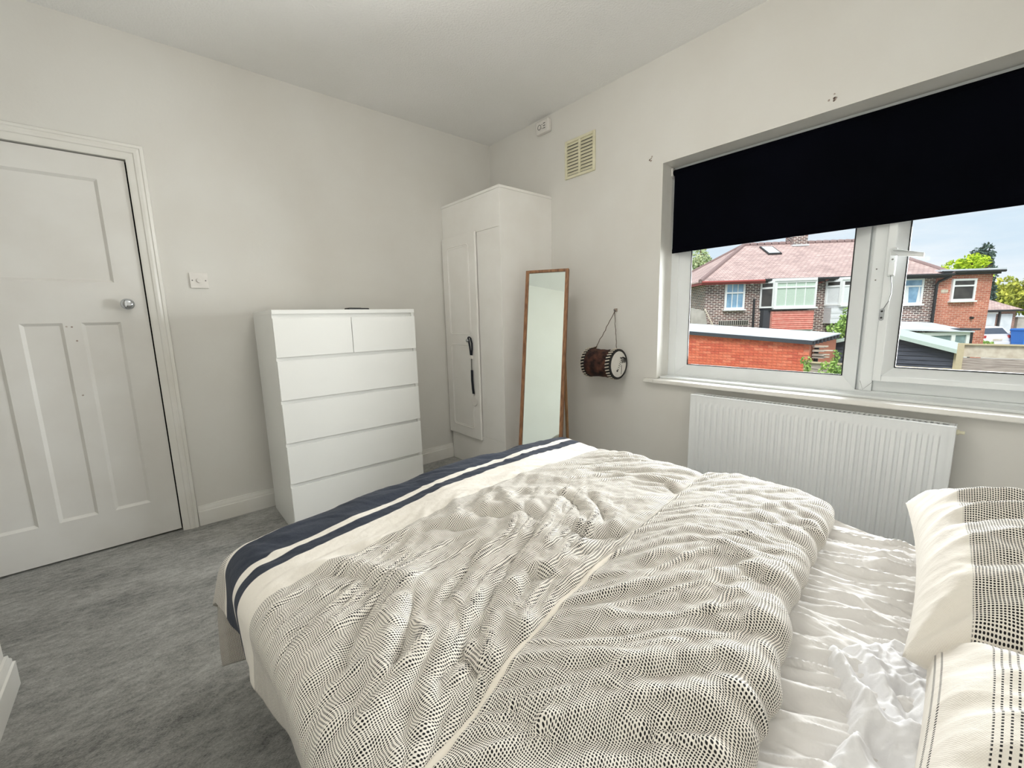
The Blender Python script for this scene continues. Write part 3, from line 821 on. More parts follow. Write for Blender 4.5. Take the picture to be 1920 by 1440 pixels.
# zebra head and neck: flat ink shapes on the skin (local: s to the right as seen, t up)
def ink(pts):
    return [(-0.108+s, -1.3945, 0.851+t) for s, t in pts]
zb = MB()
def shp(pts): zb.prism(ink(pts), (0, -0.0008, 0))
shp([(0.078, 0.028), (0.066, 0.040), (0.046, 0.045), (0.026, 0.041), (0.018, 0.046), (0.014, 0.038), (0.024, 0.033), (0.046, 0.036), (0.062, 0.028), (0.070, 0.012)])
for i in range(6):   # neck stripes
    s0 = 0.028+0.008*i
    shp([(s0, 0.032), (s0+0.004, 0.032), (s0+0.010, 0.010), (s0+0.008, 0.002), (s0+0.004, 0.014)])
for i in range(6):   # face stripes
    s0, t0 = 0.022-0.006*i, 0.026-0.011*i
    shp([(s0-0.004, t0+0.002), (s0+0.012, t0-0.006), (s0+0.013, t0-0.009), (s0-0.004, t0-0.002)])
shp([(-0.022, -0.036), (-0.006, -0.034), (-0.004, -0.042), (-0.012, -0.049), (-0.022, -0.046)])
shp([(0.030, -0.008), (0.033, -0.008), (0.034, -0.040), (0.030, -0.068), (0.027, -0.066), (0.030, -0.040)])
obj('zebra_drawing', zb, M['black_paint'], sk)
pk = Vector((-0.014, -1.290, 1.185))
def cord(a, b, seed):
    r2 = random.Random(seed); out = []
    for i in range(13):
        f = i/12; p = Vector(a)*(1-f)+Vector(b)*f
        p += Vector((r2.uniform(-.002, .002), r2.uniform(-.003, .003), r2.uniform(-.002, .002)))*(0 if i in (0, 12) else 1)
        out.append(p)
    return out
obj('cord', MB().tube(cord((-0.100, -1.205, 0.948), pk, 1), 0.0022, 6), M['twine'], dm)
obj('cord', MB().tube(cord((-0.100, -1.372, 0.950), pk, 2), 0.0020, 6), M['twine'], dm)
obj('knot', MB().tube([(-0.104, -1.185, 0.946), (-0.100, -1.205, 0.951), (-0.100, -1.215, 0.957)], [0.004, 0.006, 0.003], 8), M['twine'], dm)
adopt(dm)
hk = thing('wall_hook', 'small metal hook on the wall holding the drum cord', 'hook', (0, -1.29, 1.19))
obj('nail', MB().tube([(0.0, -1.290, 1.192), (-0.018, -1.290, 1.190), (-0.022, -1.290, 1.200)], 0.003, 8), M['steel'], hk)
obj('base', MB().box(-0.004, 0.0, -1.305, -1.277, 1.184, 1.206), M['smudge'], hk, bevel=0.002)
adopt(hk)

# ------------------------------------------------------------------ fill globe, added unseen above the view to brighten ceiling and walls
pe = thing('pendant_light', 'white globe pendant light hanging from the ceiling', 'lamp', (-1.62, -1.84, H))
m_, nt_, b_ = _nodes('lit_globe')
b_.inputs['Base Color'].default_value = srgb(250, 244, 232)
b_.inputs['Emission Color'].default_value = (1.0, 0.98, 0.935, 1)
b_.inputs['Emission Strength'].default_value = FILL_GLOBE
PC = Matrix.Translation((-1.62, -1.84, 2.33))
obj('globe', MB().lathe([(0.14*math.sin(a), -0.14*math.cos(a)) for a in [math.pi*(i+0.15)/16.3 for i in range(17)]], PC, 32), m_, pe, smooth=True)
obj('cord', MB().tube([(-1.62, -1.84, 2.47), (-1.62, -1.84, H)], 0.003, 8), M['plastic'], pe)
obj('ceiling_rose', MB().lathe([(0.045, 0.0), (0.042, -0.018), (0.020, -0.026)], Matrix.Translation((-1.62, -1.84, H)), 28), M['plastic'], pe)
adopt(pe)

# ================================================================== THE BED
def hashgrad(ix, iy, seed):
    h = (ix*374761393 + iy*668265263 + seed*2147483647) & 0xffffffff
    h = ((h ^ (h >> 13)) * 1274126177) & 0xffffffff
    h = h ^ (h >> 16)
    a = (h % 65536)/65536.0*2*np.pi
    return np.cos(a), np.sin(a)
def noise2(x, y, seed=0):
    x = np.asarray(x, float); y = np.asarray(y, float)
    ix = np.floor(x).astype(np.int64); iy = np.floor(y).astype(np.int64)
    fx = x-ix; fy = y-iy
    u = fx*fx*fx*(fx*(fx*6-15)+10); v = fy*fy*fy*(fy*(fy*6-15)+10)
    def g(dx, dy):
        cx, cy = hashgrad(ix+dx, iy+dy, seed)
        return cx*(fx-dx)+cy*(fy-dy)
    a = g(0, 0)*(1-u)+g(1, 0)*u; b = g(0, 1)*(1-u)+g(1, 1)*u
    return (a*(1-v)+b*v)*1.5
def ridged(x, y, seed=0):
    return 1.0-2.0*np.abs(noise2(x, y, seed))
def crest(x, y, seed, w=0.10):
    return np.exp(-(noise2(x, y, seed)/w)**2)
def fold_sum(x, y, folds):
    z = np.zeros_like(x)
    for h, s, pts in folds:
        P = np.array(pts); d2 = np.full(x.shape, 9.0); tt = np.zeros(x.shape)
        seg = np.linalg.norm(np.diff(P, axis=0), axis=1); tot = seg.sum(); acc = 0
        for i in range(len(P)-1):
            d = P[i+1]-P[i]; L2 = (d*d).sum()
            t = np.clip(((x-P[i, 0])*d[0]+(y-P[i, 1])*d[1])/L2, 0, 1)
            q = (x-P[i, 0]-t*d[0])**2+(y-P[i, 1]-t*d[1])**2
            m_ = q < d2
            d2 = np.where(m_, q, d2); tt = np.where(m_, (acc+t*seg[i])/tot, tt); acc += seg[i]
        taper = np.clip(np.minimum(tt, 1-tt)*4+0.25, 0, 1)
        sg = s*0.001
        z += h*0.001*taper*np.exp(-(d2/(sg*sg))**0.8)
    return z
def cloth_mesh(name, X, Y, Z, U=None, V=None, wrap=False):
    """grid arrays -> mesh with a 'cloth' UV map in metres"""
    r, c = X.shape
    me = bpy.data.meshes.new(name)
    co = np.stack([X, Y, Z], -1).reshape(-1, 3)
    i = np.arange((r-1)*(c-1)); a = (i//(c-1))*c + i % (c-1)
    f = np.stack([a, a+1, a+c+1, a+c], -1)
    me.vertices.add(r*c); me.vertices.foreach_set('co', co.ravel())
    me.loops.add(f.size); me.loops.foreach_set('vertex_index', f.ravel().astype(np.int32))
    me.polygons.add(len(f)); me.polygons.foreach_set('loop_start', (np.arange(len(f))*4).astype(np.int32))
    me.polygons.foreach_set('use_smooth', np.ones(len(f), bool))
    me.update(calc_edges=True)
    if U is not None:
        uvl = me.uv_layers.new(name='cloth')
        uv = np.stack([U, V], -1).reshape(-1, 2)[f.ravel()]
        uvl.data.foreach_set('uv', uv.ravel().astype(np.float32))
    me.validate()
    return me
def edge_drop(s, R):
    """s: run past the bed edge -> (horizontal, drop) over a rounded edge then straight down"""
    s = np.maximum(s, 0); q = R*np.pi/2
    a = np.minimum(s, q)/R
    return R*np.sin(a), R*(1-np.cos(a)) + np.maximum(s-q, 0)

FOLD_MAIN=[
(20,20,[(-2.147,-1.874),(-2.071,-1.955),(-2.028,-2.047),(-1.992,-2.137),(-1.971,-2.196)]),
(-14,16,[(-2.130,-1.943),(-2.076,-2.005),(-2.049,-2.096),(-2.015,-2.183)]),
(-16,12,[(-1.613,-2.180),(-1.684,-2.227),(-1.769,-2.264),(-1.836,-2.293),(-1.897,-2.323),(-1.953,-2.350)]),
(13,18,[(-1.602,-2.212),(-1.683,-2.262),(-1.774,-2.300),(-1.850,-2.333),(-1.912,-2.364)]),
(-13,12,[(-1.789,-2.152),(-1.857,-2.196),(-1.944,-2.248),(-1.993,-2.263)]),
(10,16,[(-1.776,-2.175),(-1.840,-2.215),(-1.930,-2.270),(-1.990,-2.292)]),
(-14,16,[(-2.053,-2.136),(-2.084,-2.159),(-2.145,-2.225),(-2.182,-2.275)]),
(20,22,[(-2.015,-2.160),(-2.081,-2.245),(-2.137,-2.329),(-2.158,-2.367)]),
(-16,16,[(-2.001,-2.192),(-2.069,-2.277),(-2.122,-2.345)]),
(16,18,[(-1.996,-2.296),(-2.087,-2.342),(-2.159,-2.379),(-2.190,-2.410)]),
(-12,14,[(-1.905,-2.345),(-1.981,-2.378),(-2.035,-2.389),(-2.105,-2.415)]),
(14,18,[(-1.991,-2.368),(-2.065,-2.397),(-2.131,-2.429)]),
(16,16,[(-1.699,-1.974),(-1.643,-2.047),(-1.569,-2.080),(-1.569,-2.140),(-1.591,-2.193)]),
(-14,14,[(-1.719,-2.015),(-1.668,-2.086),(-1.607,-2.122),(-1.608,-2.177)]),
(13,16,[(-1.618,-1.859),(-1.533,-1.965),(-1.466,-2.036),(-1.421,-2.074),(-1.409,-2.136),(-1.452,-2.212),(-1.494,-2.248)]),
(-12,13,[(-1.451,-2.090),(-1.446,-2.148),(-1.474,-2.204),(-1.511,-2.245)]),
(14,15,[(-1.382,-2.146),(-1.363,-2.191),(-1.436,-2.268),(-1.478,-2.325)]),
(-13,12,[(-1.393,-2.189),(-1.433,-2.244),(-1.481,-2.306)]),
(-16,14,[(-1.578,-2.273),(-1.580,-2.325),(-1.527,-2.354),(-1.487,-2.382)]),
(12,14,[(-1.559,-2.232),(-1.546,-2.296),(-1.498,-2.330),(-1.472,-2.362)]),
(-26,13,[(-1.481,-2.384),(-1.555,-2.374),(-1.626,-2.368),(-1.676,-2.351)]),
(-18,14,[(-1.110,-2.275),(-1.127,-2.331),(-1.158,-2.373)]),
(12,16,[(-1.105,-2.180),(-1.093,-2.253),(-1.081,-2.316)]),
(12,14,[(-2.060,-1.879),(-1.988,-1.902),(-1.874,-1.960),(-1.776,-2.004),(-1.702,-2.031)]),
(-9,12,[(-2.056,-1.910),(-1.982,-1.937),(-1.886,-1.981)]),
(10,14,[(-1.861,-1.935),(-1.814,-1.959),(-1.721,-2.053)]),
(-10,12,[(-1.873,-1.965),(-1.813,-2.006),(-1.742,-2.082)]),
(10,14,[(-1.603,-1.981),(-1.538,-2.059),(-1.497,-2.134),(-1.502,-2.191)]),
(9,14,[(-1.535,-1.807),(-1.437,-1.868),(-1.359,-1.979),(-1.328,-2.075)]),
(12,16,[(-2.200,-2.329),(-2.251,-2.366),(-2.275,-2.404)]),
(-12,16,[(-2.202,-2.256),(-2.241,-2.304),(-2.271,-2.359)]),
(-16,13,[(-1.800,-2.329),(-1.768,-2.333),(-1.768,-2.372)]),
(14,10,[(-1.776,-2.312),(-1.746,-2.320),(-1.750,-2.371)]),
(14,14,[(-1.984,-2.374),(-1.988,-2.413),(-1.995,-2.446)]),
(-18,14,[(-2.003,-2.382),(-2.010,-2.420),(-2.012,-2.453)]),
(9,12,[(-1.641,-2.268),(-1.688,-2.322),(-1.739,-2.327)]),
]
FOLD_FLAP=[
(11,16,[(-1.467,-2.406),(-1.403,-2.412),(-1.340,-2.481),(-1.262,-2.501)]),
(13,18,[(-1.541,-2.563),(-1.454,-2.584),(-1.379,-2.612),(-1.256,-2.638),(-1.168,-2.692)]),
(14,18,[(-1.240,-2.584),(-1.160,-2.608),(-1.065,-2.655),(-1.076,-2.688),(-1.161,-2.713)]),
(-12,14,[(-1.233,-2.615),(-1.153,-2.652),(-1.156,-2.688)]),
(12,14,[(-1.615,-2.499),(-1.548,-2.523),(-1.542,-2.578)]),
(18,20,[(-1.635,-2.632),(-1.547,-2.646),(-1.468,-2.676),(-1.399,-2.713),(-1.352,-2.730)]),
(-16,16,[(-1.584,-2.602),(-1.520,-2.624),(-1.459,-2.648)]),
(-16,17,[(-1.594,-2.649),(-1.506,-2.670),(-1.487,-2.721)]),
(22,22,[(-2.019,-2.536),(-2.012,-2.603),(-1.973,-2.644),(-1.923,-2.691),(-1.866,-2.734),(-1.808,-2.778)]),
(-20,20,[(-2.039,-2.559),(-2.020,-2.623),(-1.986,-2.654),(-1.938,-2.701),(-1.879,-2.744),(-1.831,-2.780)]),
(14,17,[(-1.866,-2.645),(-1.805,-2.684),(-1.757,-2.712),(-1.706,-2.759)]),
(-12,15,[(-1.882,-2.648),(-1.821,-2.691),(-1.767,-2.724)]),
(11,15,[(-1.729,-2.583),(-1.670,-2.614),(-1.617,-2.659)]),
(15,17,[(-1.694,-2.673),(-1.655,-2.703),(-1.626,-2.732),(-1.571,-2.761)]),
(-14,15,[(-1.712,-2.682),(-1.670,-2.718),(-1.619,-2.751)]),
(14,17,[(-1.843,-2.723),(-1.806,-2.748),(-1.770,-2.778)]),
(-14,16,[(-2.023,-2.541),(-2.019,-2.571),(-2.012,-2.596)]),
(14,18,[(-1.940,-2.721),(-1.908,-2.758),(-1.880,-2.792)]),
(12,17,[(-1.933,-2.554),(-1.894,-2.576),(-1.853,-2.628)]),
(-10,14,[(-1.939,-2.570),(-1.903,-2.594),(-1.867,-2.638)]),
(9,13,[(-1.842,-2.509),(-1.795,-2.534),(-1.777,-2.578)]),
(10,14,[(-1.460,-2.489),(-1.387,-2.534),(-1.332,-2.576)]),
(10,14,[(-1.164,-2.433),(-1.116,-2.505),(-1.078,-2.591)]),
(-9,13,[(-1.111,-2.457),(-1.055,-2.512),(-1.037,-2.592)]),
(12,15,[(-1.552,-2.720),(-1.522,-2.738),(-1.474,-2.751)]),
(12,15,[(-1.677,-2.753),(-1.649,-2.764),(-1.628,-2.776)]),
]

BX0, BX1, BY0, BY1 = -2.20, -0.865, -3.53, -1.60
bed = thing('bed', 'double bed standing under the rumpled striped duvet', 'bed', ((BX0+BX1)/2, (BY0+BY1)/2, 0))
obj('base', MB().box(BX0+0.03, BX1-0.03, BY0+0.02, BY1-0.03, 0.06, 0.30), M['base_fabric'], bed, bevel=0.02)
for x in (BX0+0.12, BX1-0.12):
    for y in (BY0+0.15, BY1-0.15):
        obj('foot', MB().tube([(x, y, 0.0), (x, y, 0.062)], [0.022, 0.026], 14), M['dark_plastic'], bed)
obj('mattress', MB().box(BX0+0.01, BX1-0.01, BY0, BY1-0.01, 0.30, 0.515), M['mattress'], bed, bevel=0.035, seg=4)
adopt(bed)

# ---- fitted sheet: rippled along the length of the bed
def sheet():
    xs = np.linspace(-0.16, (BX1-BX0)+0.16, 380); ys = np.linspace(0, 1.10, 300)
    A, B = np.meshgrid(xs, ys)
    R = 0.05; W = BX1-BX0
    hl, dl = edge_drop(R-A, R); hr, dr_ = edge_drop(A-(W-R), R)
    X = BX0+np.clip(A, R, W-R) - hl + hr
    Y = BY0+B
    Z = 0.532 - dl - dr_
    wx = X + 0.030*noise2(X*3.1, Y*2.3, 3); wy = Y+0.05*noise2(X*4, Y*3, 5)
    dirx = wx*0.97 + wy*0.20
    near = 1/(1+np.exp(-(-(X)-1.30)*9))
    r1 = np.clip(ridged(dirx*13, wy*2.1, 11), -1, 1); r2 = ridged(dirx*26+3, wy*3.9, 12); r3 = noise2(dirx*50, wy*9, 13)
    rip = 0.021*(np.maximum(r1, 0)**1.8) + 0.0085*r2*(0.4+0.6*noise2(X*5, Y*5, 21)) + 0.0018*r3 + 0.008*noise2(X*5, Y*4, 7)
    # longer stretched pleats near the turned-back duvet on this side of the bed
    rip = 0.7*rip + 0.0125*crest(dirx*10, wy*1.9, 14, 0.13) + 0.0105*crest(dirx*19+5, wy*3.2, 15, 0.10) + 0.0055*crest(dirx*34+1, wy*6, 16, 0.11)
    pd = wx*0.90+wy*0.46
    pl = 0.017*np.maximum(ridged(pd*12, (wy-0.3*wx)*1.2, 31), 0)**1.5 + 0.017*crest(pd*11, (wy-0.3*wx)*1.3, 32, 0.12) + 0.008*crest(pd*24, (wy-0.3*wx)*2.6, 33, 0.12)
    rip = rip*(1-0.65*near)+pl*near
    Z = Z + rip*np.clip(1-(dl+dr_)*8, 0.15, 1)
    return cloth_mesh('fitted_sheet', X, Y, Z)
o = link('fitted_sheet', sheet(), M['sheet'])
tag(o, 'creased white fitted sheet stretched over the mattress', 'sheet')

# ---- duvet
dv = thing('duvet', 'striped and speckled cream duvet turned back at the head', 'duvet', ((BX0+BX1)/2, -2.1, 0.2))
def crown(X, Y):
    return 0.590 - 0.046*((X+1.42)/0.75)**2 + 0.010*noise2(X*2.2, Y*2.0, 41)
EX0, EX1, EYF = -2.195, -0.925, -1.640         # where the cloth starts to roll over left, right and foot edges
EXS = np.array([-2.60, -2.165, -1.996, -1.875, -1.761, -1.643, -1.465, -1.223, -0.983, -0.884, -0.60])
EYS = np.array([-2.600, -2.525, -2.480, -2.455, -2.437, -2.425, -2.400, -2.360, -2.325, -2.310, -2.29])
FXS = np.array([-2.60, -2.2, -1.90, -1.72, -1.59, -1.45, -1.27, -1.05, -0.93, -0.84, -0.6])
FYS = np.array([-2.87, -2.835, -2.800, -2.785, -2.760, -2.735, -2.715, -2.705, -2.690, -2.665, -2.65])
def smooth_interp(x, xs, ys):
    d = 0.05
    return (np.interp(x-d, xs, ys)+2*np.interp(x, xs, ys)+np.interp(x+d, xs, ys))/4
def duvet_top():
    RL, RR, RF = 0.075, 0.07, 0.085
    a = np.linspace(-0.245, (EX1-EX0)+0.32, 360)
    b = np.linspace(-0.47, 1.02, 360)
    A, B = np.meshgrid(a, b)
    A = np.where(A < 0, A*(1-0.30*np.clip(-B/0.35, 0, 1)), A)
    W = EX1-EX0
    hl, dl = edge_drop(-A, RL); hr, dr_ = edge_drop(A-W, RR); hf, df = edge_drop(-B, RF)
    X = EX0+np.clip(A, 0, W)-hl+hr
    Y = EYF-np.maximum(B, 0)+hf
    dx = dl+dr_
    drop = (dx**2.0+df**2.0)**0.5
    Zt = crown(np.clip(X, EX0, EX1), np.minimum(Y, EYF))
    top = np.clip(1-drop*7, 0, 1)
    fl = fold_sum(X, Y, [(h_*(0.62 if h_ > 0 else 0.85), s_*(1.5 if h_ > 0 else 1.15), p_) for h_, s_, p_ in FOLD_MAIN])
    wx = X+0.05*noise2(X*3, Y*3, 51); wy = Y+0.05*noise2(X*3+9, Y*3, 52)
    ang = 0.62
    p = wx*math.cos(ang)-wy*math.sin(ang); q = wx*math.sin(ang)+wy*math.cos(ang)
    woven = np.clip((B-0.22)/0.12, 0, 1)
    # on the near side the creases run across the bed, on the window side along it
    a2 = 0.42
    p2 = wx*math.cos(a2)+wy*math.sin(a2); q2 = -wx*math.sin(a2)+wy*math.cos(a2)
    nearside = np.clip((-1.25-X)/0.25, 0, 1)*np.clip((B-0.12)/0.15, 0, 1)
    def creases(p, q):
        return 0.0062*ridged(p*3.4, q*13, 53) + 0.0042*ridged(p*7+2, q*22, 54) + 0.0065*crest(p*2.2, q*7.5, 57, 0.11) + 0.0040*crest(p*5+3, q*15, 59, 0.11)
    cr = creases(p, q)*(1-nearside) + creases(p2, q2)*nearside + 0.0016*noise2(X*46, Y*46, 55)
    cr = cr*(0.30+0.70*woven) + 0.0030*(1-woven)*noise2(X*6, Y*26, 58) + 0.007*noise2(X*4.5, Y*4.5, 56)
    under = np.clip((smooth_interp(X, EXS, EYS)-0.004-Y)/0.03, 0, 1)
    Z = Zt - drop + (fl+cr)*np.clip(0.25+0.75*top, 0.25, 1)*(1-under)*(1-0.85*np.exp(-((smooth_interp(X, EXS, EYS)-Y)/0.022)**2)) - 0.026*under
    # hanging parts fall in soft vertical waves
    hang = np.clip((drop-0.07)*6, 0, 1)
    wl = np.clip(dl*6, 0, 1); wf = np.clip(df*6, 0, 1); wr = np.clip(dr_*6, 0, 1)
    Y = Y + hang*wf*(0.016*np.sin(X*17+1.0)+0.010*noise2(X*9, Z*3, 61)) + wf*0.030*hang
    X = X - hang*wl*(0.010*np.sin(Y*19+0.6)+0.012*noise2(Y*8, Z*3, 62)) + hang*wr*0.012*np.sin(Y*15)
    c1_ = np.maximum(-A-RL*0.6, 0); c2_ = np.maximum(-B-RF*0.6, 0); cn = 1.3*c1_*c2_/(c1_+c2_+0.02)
    X = X - 0.30*cn; Y = Y + 0.45*cn
    X = X + 0.036*np.clip(dl*9, 0, 1)*np.clip((-1.80-Y)/0.4, 0, 1)
    Z = np.maximum(Z, 0.03)
    U = A; V = B + 0.06*(EX0+np.clip(A, 0, W)+1.5)*np.clip(1-df*5, 0, 1) + 0.03*dl - 0.02
    return cloth_mesh('cover', X, Y, Z, U, V)
o = link('cover', duvet_top(), M['duvet'], dv)
sm = o.modifiers.new('thickness', 'SOLIDIFY'); sm.thickness = 0.012; sm.offset = -1

def flap():
    RL, RR = 0.085, 0.075
    W = EX1-EX0
    a = np.linspace(-0.30, W+0.34, 330)
    nt_ = 210; nr_ = 46
    t = np.concatenate([np.linspace(0, 1, nt_), np.full(nr_, 1.0)])
    ph = np.concatenate([np.zeros(nt_), np.linspace(0, 1, nr_+1)[1:]])
    A, T = np.meshgrid(a, t); _, PH = np.meshgrid(a, ph)
    hl, dl = edge_drop(-A, RL); hr, dr_ = edge_drop(A-W, RR)
    X = EX0+np.clip(A, 0, W)-hl+hr
    xe = EX0+A*0.98
    ye = smooth_interp(xe, EXS, EYS) + 0.006*noise2(xe*9, xe*0+2, 71); yf = smooth_interp(xe, FXS, FYS)+0.006*noise2(xe*7, xe*0, 72)+0.004*noise2(xe*16, xe*0+5, 73)
    rad = 0.034+0.003*noise2(xe*6, xe*0, 74)
    yc = yf+rad*1.15
    Y0 = ye+(yc-ye)*T
    ang = PH*np.pi*0.93
    Y = Y0 - rad*1.15*np.sin(ang)
    base = crown(np.clip(X, EX0, EX1), Y)
    thick = 0.011+0.015*np.clip(T/0.30, 0, 1)**0.7+0.012*np.sin(np.pi*np.clip(T, 0, 1)**1.2)
    drop = dl+dr_
    Zs = base+thick-0.004
    fl = fold_sum(X, Y, [(h_*(0.52 if h_ > 0 else 0.70), s_*(1.35 if h_ > 0 else 1.15), p_) for h_, s_, p_ in FOLD_FLAP])
    wx = X+0.04*noise2(X*3, Y*3, 81); wy = Y+0.04*noise2(X*3+7, Y*3, 82)
    an = 0.75
    p = wx*math.cos(an)-wy*math.sin(an); q = wx*math.sin(an)+wy*math.cos(an)
    cr = 0.0040*ridged(p*2.6, q*13, 83)+0.0030*ridged(p*5, q*24, 84)+0.0016*noise2(X*44, Y*44, 85) + 0.0050*crest(p*1.9, q*8, 88, 0.11) + 0.0034*crest(p*4.5+3, q*17, 89, 0.11)
    # gathers that run over the turned edge
    ga = 0.0055*ridged(X*15+0.8*noise2(X*4, Y*3, 86), Y*1.2, 87)*np.clip((T-0.55)/0.45, 0, 1)
    rise = (fl+cr+ga)*np.clip(1-drop*4, 0.2, 1)
    edge_fade = np.clip(T/0.04, 0, 1)
    Z = Zs-drop+rise*edge_fade
    Z = np.where(PH > 0, Z - rad*(1-np.cos(ang))*1.02, Z)
    Y = Y - np.where(PH > 0, ga*np.sin(ang)*1.3, 0)
    U = A; V = 0.9+np.cumsum(np.concatenate([np.zeros((1, X.shape[1])), np.sqrt(np.diff(Y0, axis=0)**2)], 0), 0) + rad*1.15*ang
    return cloth_mesh('turned_back_part', X, Y, Z, U, V), (X[0], Y[0], Z[0])
fm, edge_line = flap()
o = link('turned_back_part', fm, M['flap'], dv)
sm = o.modifiers.new('thickness', 'SOLIDIFY'); sm.thickness = 0.010; sm.offset = -1
hx, hy, hz = edge_line
pts = [(hx[i], hy[i]+0.004, hz[i]+0.005) for i in range(0, len(hx), 3)]
rr = [(0.0090 if q_[0] < -1.6 else 0.0045)+0.0015*math.sin(i*0.7) for i, q_ in enumerate(pts)]
hm = obj('hem', MB().tube(pts, rr, 10), M['hem'], dv, smooth=True); hm['label'] = 'rolled cream hem of the turned back edge'
# frayed tear in the cover
fr = MB(); rg = random.Random(12)
for k_ in range(46):
    f = rg.random(); cx_ = -1.700+0.075*f+rg.uniform(-.008, .008); cy_ = -2.240-0.030*f*f-0.02*f+rg.uniform(-.007, .007); z = 0.588+rg.uniform(0, .006)
    d = Vector((rg.uniform(-1, 1), rg.uniform(-1, 1), rg.uniform(0.1, 0.9))).normalized()*rg.uniform(0.006, 0.014)
    fr.tube([(cx_, cy_, z), Vector((cx_, cy_, z))+d*0.6, Vector((cx_, cy_, z))+d+Vector((0, 0, -0.003))], 0.0009, 4)
fo = obj('frayed_threads', fr, M['hem'], dv); fo['label'] = 'frayed threads around a small tear'; fo['kind'] = 'stuff'
adopt(dv)

# ---- crumpled quilted protector lying on the sheet
def crumple():
    xs = np.linspace(-1.86, -1.36, 190); ys = np.linspace(-3.10, -2.795, 130)
    X, Y = np.meshgrid(xs, ys)
    edge = np.interp(X, [-1.90, -1.744, -1.684, -1.607, -1.553, -1.499, -1.44, -1.36], [-2.86, -2.855, -2.862, -2.852, -2.826, -2.800, -2.845, -2.90])
    s = edge-Y                                  # distance behind the crumpled front edge
    env = np.clip(s/0.022, 0, 1)**0.5*np.clip((X+1.86)/0.03, 0, 1)*np.clip((-1.36-X)/0.04, 0, 1)
    fl = fold_sum(X, Y, [
        (26, 15, [(-1.499, -2.815), (-1.553, -2.850), (-1.607, -2.878), (-1.684, -2.890), (-1.76, -2.885)]),
        (-16, 13, [(-1.500, -2.840), (-1.560, -2.876), (-1.62, -2.905)]),
        (22, 17, [(-1.470, -2.850), (-1.530, -2.890), (-1.588, -2.915), (-1.66, -2.935)]),
        (-18, 13, [(-1.52, -2.905), (-1.585, -2.935), (-1.64, -2.950)]),
        (26, 19, [(-1.450, -2.880), (-1.490, -2.925), (-1.560, -2.950), (-1.70, -2.945), (-1.80, -2.93)]),
        (20, 15, [(-1.60, -2.86), (-1.640, -2.905), (-1.645, -2.96)]),
        (-18, 12, [(-1.67, -2.875), (-1.690, -2.915), (-1.70, -2.96)]),
        (22, 15, [(-1.70, -2.87), (-1.735, -2.91), (-1.79, -2.94)]),
    ])
    wx = X+0.02*noise2(X*9, Y*9, 91)
    Z = 0.535+env*(0.016+fl*0.95+0.009*ridged(wx*20, Y*20, 92)+0.005*ridged(wx*45, Y*45, 95)+0.002*noise2(X*90, Y*90, 93))-0.02*(1-env)
    Y = Y+0.008*noise2(X*12, Y*12, 94)*env
    return cloth_mesh('mattress_protector', X, Y, Z)
o = link('mattress_protector', crumple(), M['quilt'])
sm = o.modifiers.new('thickness', 'SOLIDIFY'); sm.thickness = 0.008; sm.offset = -1
tag(o, 'crumpled white quilted mattress protector rucked up between the pillows', 'mattress protector')

# ---- pillows: closed puffed shapes with pinched corners
def pillow(cx_, cy_, w, h, th, z0, rz, seed, folds=(), tilt=0.0, dent=0.0):
    n = 150; nh = 120
    u = np.linspace(-1, 1, n); v = np.linspace(-1, 1, nh)
    Ug, Vg = np.meshgrid(u, v)
    prof = (np.clip(1-np.abs(Ug)**3.6, 0, 1)*np.clip(1-np.abs(Vg)**3.4, 0, 1))**0.5
    pin = 1-0.07*(1-np.abs(Ug)**2)*np.abs(Vg)**2
    pin2 = 1-0.06*(1-np.abs(Vg)**2)*np.abs(Ug)**2
    X = Ug*w/2*pin2; Y = -Vg*h/2*pin               # v = -1 is the front edge (towards the foot)
    ed = np.clip(prof*1.6, 0, 1)
    wr = 0.006*ridged(X*5+0.5*noise2(X*6, Y*6, seed), Y*5, seed+1)+0.004*ridged(X*18, Y*3.0, seed+2)+0.002*noise2(X*40, Y*40, seed+3)
    # tension creases fan out of the corners
    for sx in (-1, 1):
        for sy in (-1, 1):
            dx = Ug-sx; dy = Vg-sy; r = np.hypot(dx, dy)+1e-6; a = np.arctan2(dy, dx)
            wr += 0.010*np.exp(-((r-0.25)/0.35)**2)*np.sin(a*9+seed)*np.clip(1-r, 0, 1)
    fl = fold_sum(X, Y, folds) if folds else 0
    Zt = th*0.62*prof+(wr+fl)*ed
    Zb = -th*0.38*prof*(1-0.3*prof)
    U = (Ug+1)*w/2; V = (Vg+1)*h/2
    c, s = math.cos(rz), math.sin(rz)
    def place(X_, Y_, Z_):
        Zz = Z_ + tilt*(-Y_)
        return cx_+c*X_-s*Y_, cy_+s*X_+c*Y_, z0+Zz
    Xt, Yt, Ztw = place(X, Y, Zt); Xb, Yb, Zbw = place(X, Y, Zb)
    me1 = cloth_mesh('pillow', Xt, Yt, Ztw, U, V); me2 = cloth_mesh('pillow_b', Xb[:, ::-1], Yb[:, ::-1], Zbw[:, ::-1], U[:, ::-1], V[:, ::-1])
    bm = bmesh.new(); bm.from_mesh(me1); bm.from_mesh(me2)
    bmesh.ops.remove_doubles(bm, verts=bm.verts, dist=1e-5)
    bm.to_mesh(me1); bm.free(); bpy.data.meshes.remove(me2)
    for p_ in me1.polygons: p_.use_smooth = True
    return me1
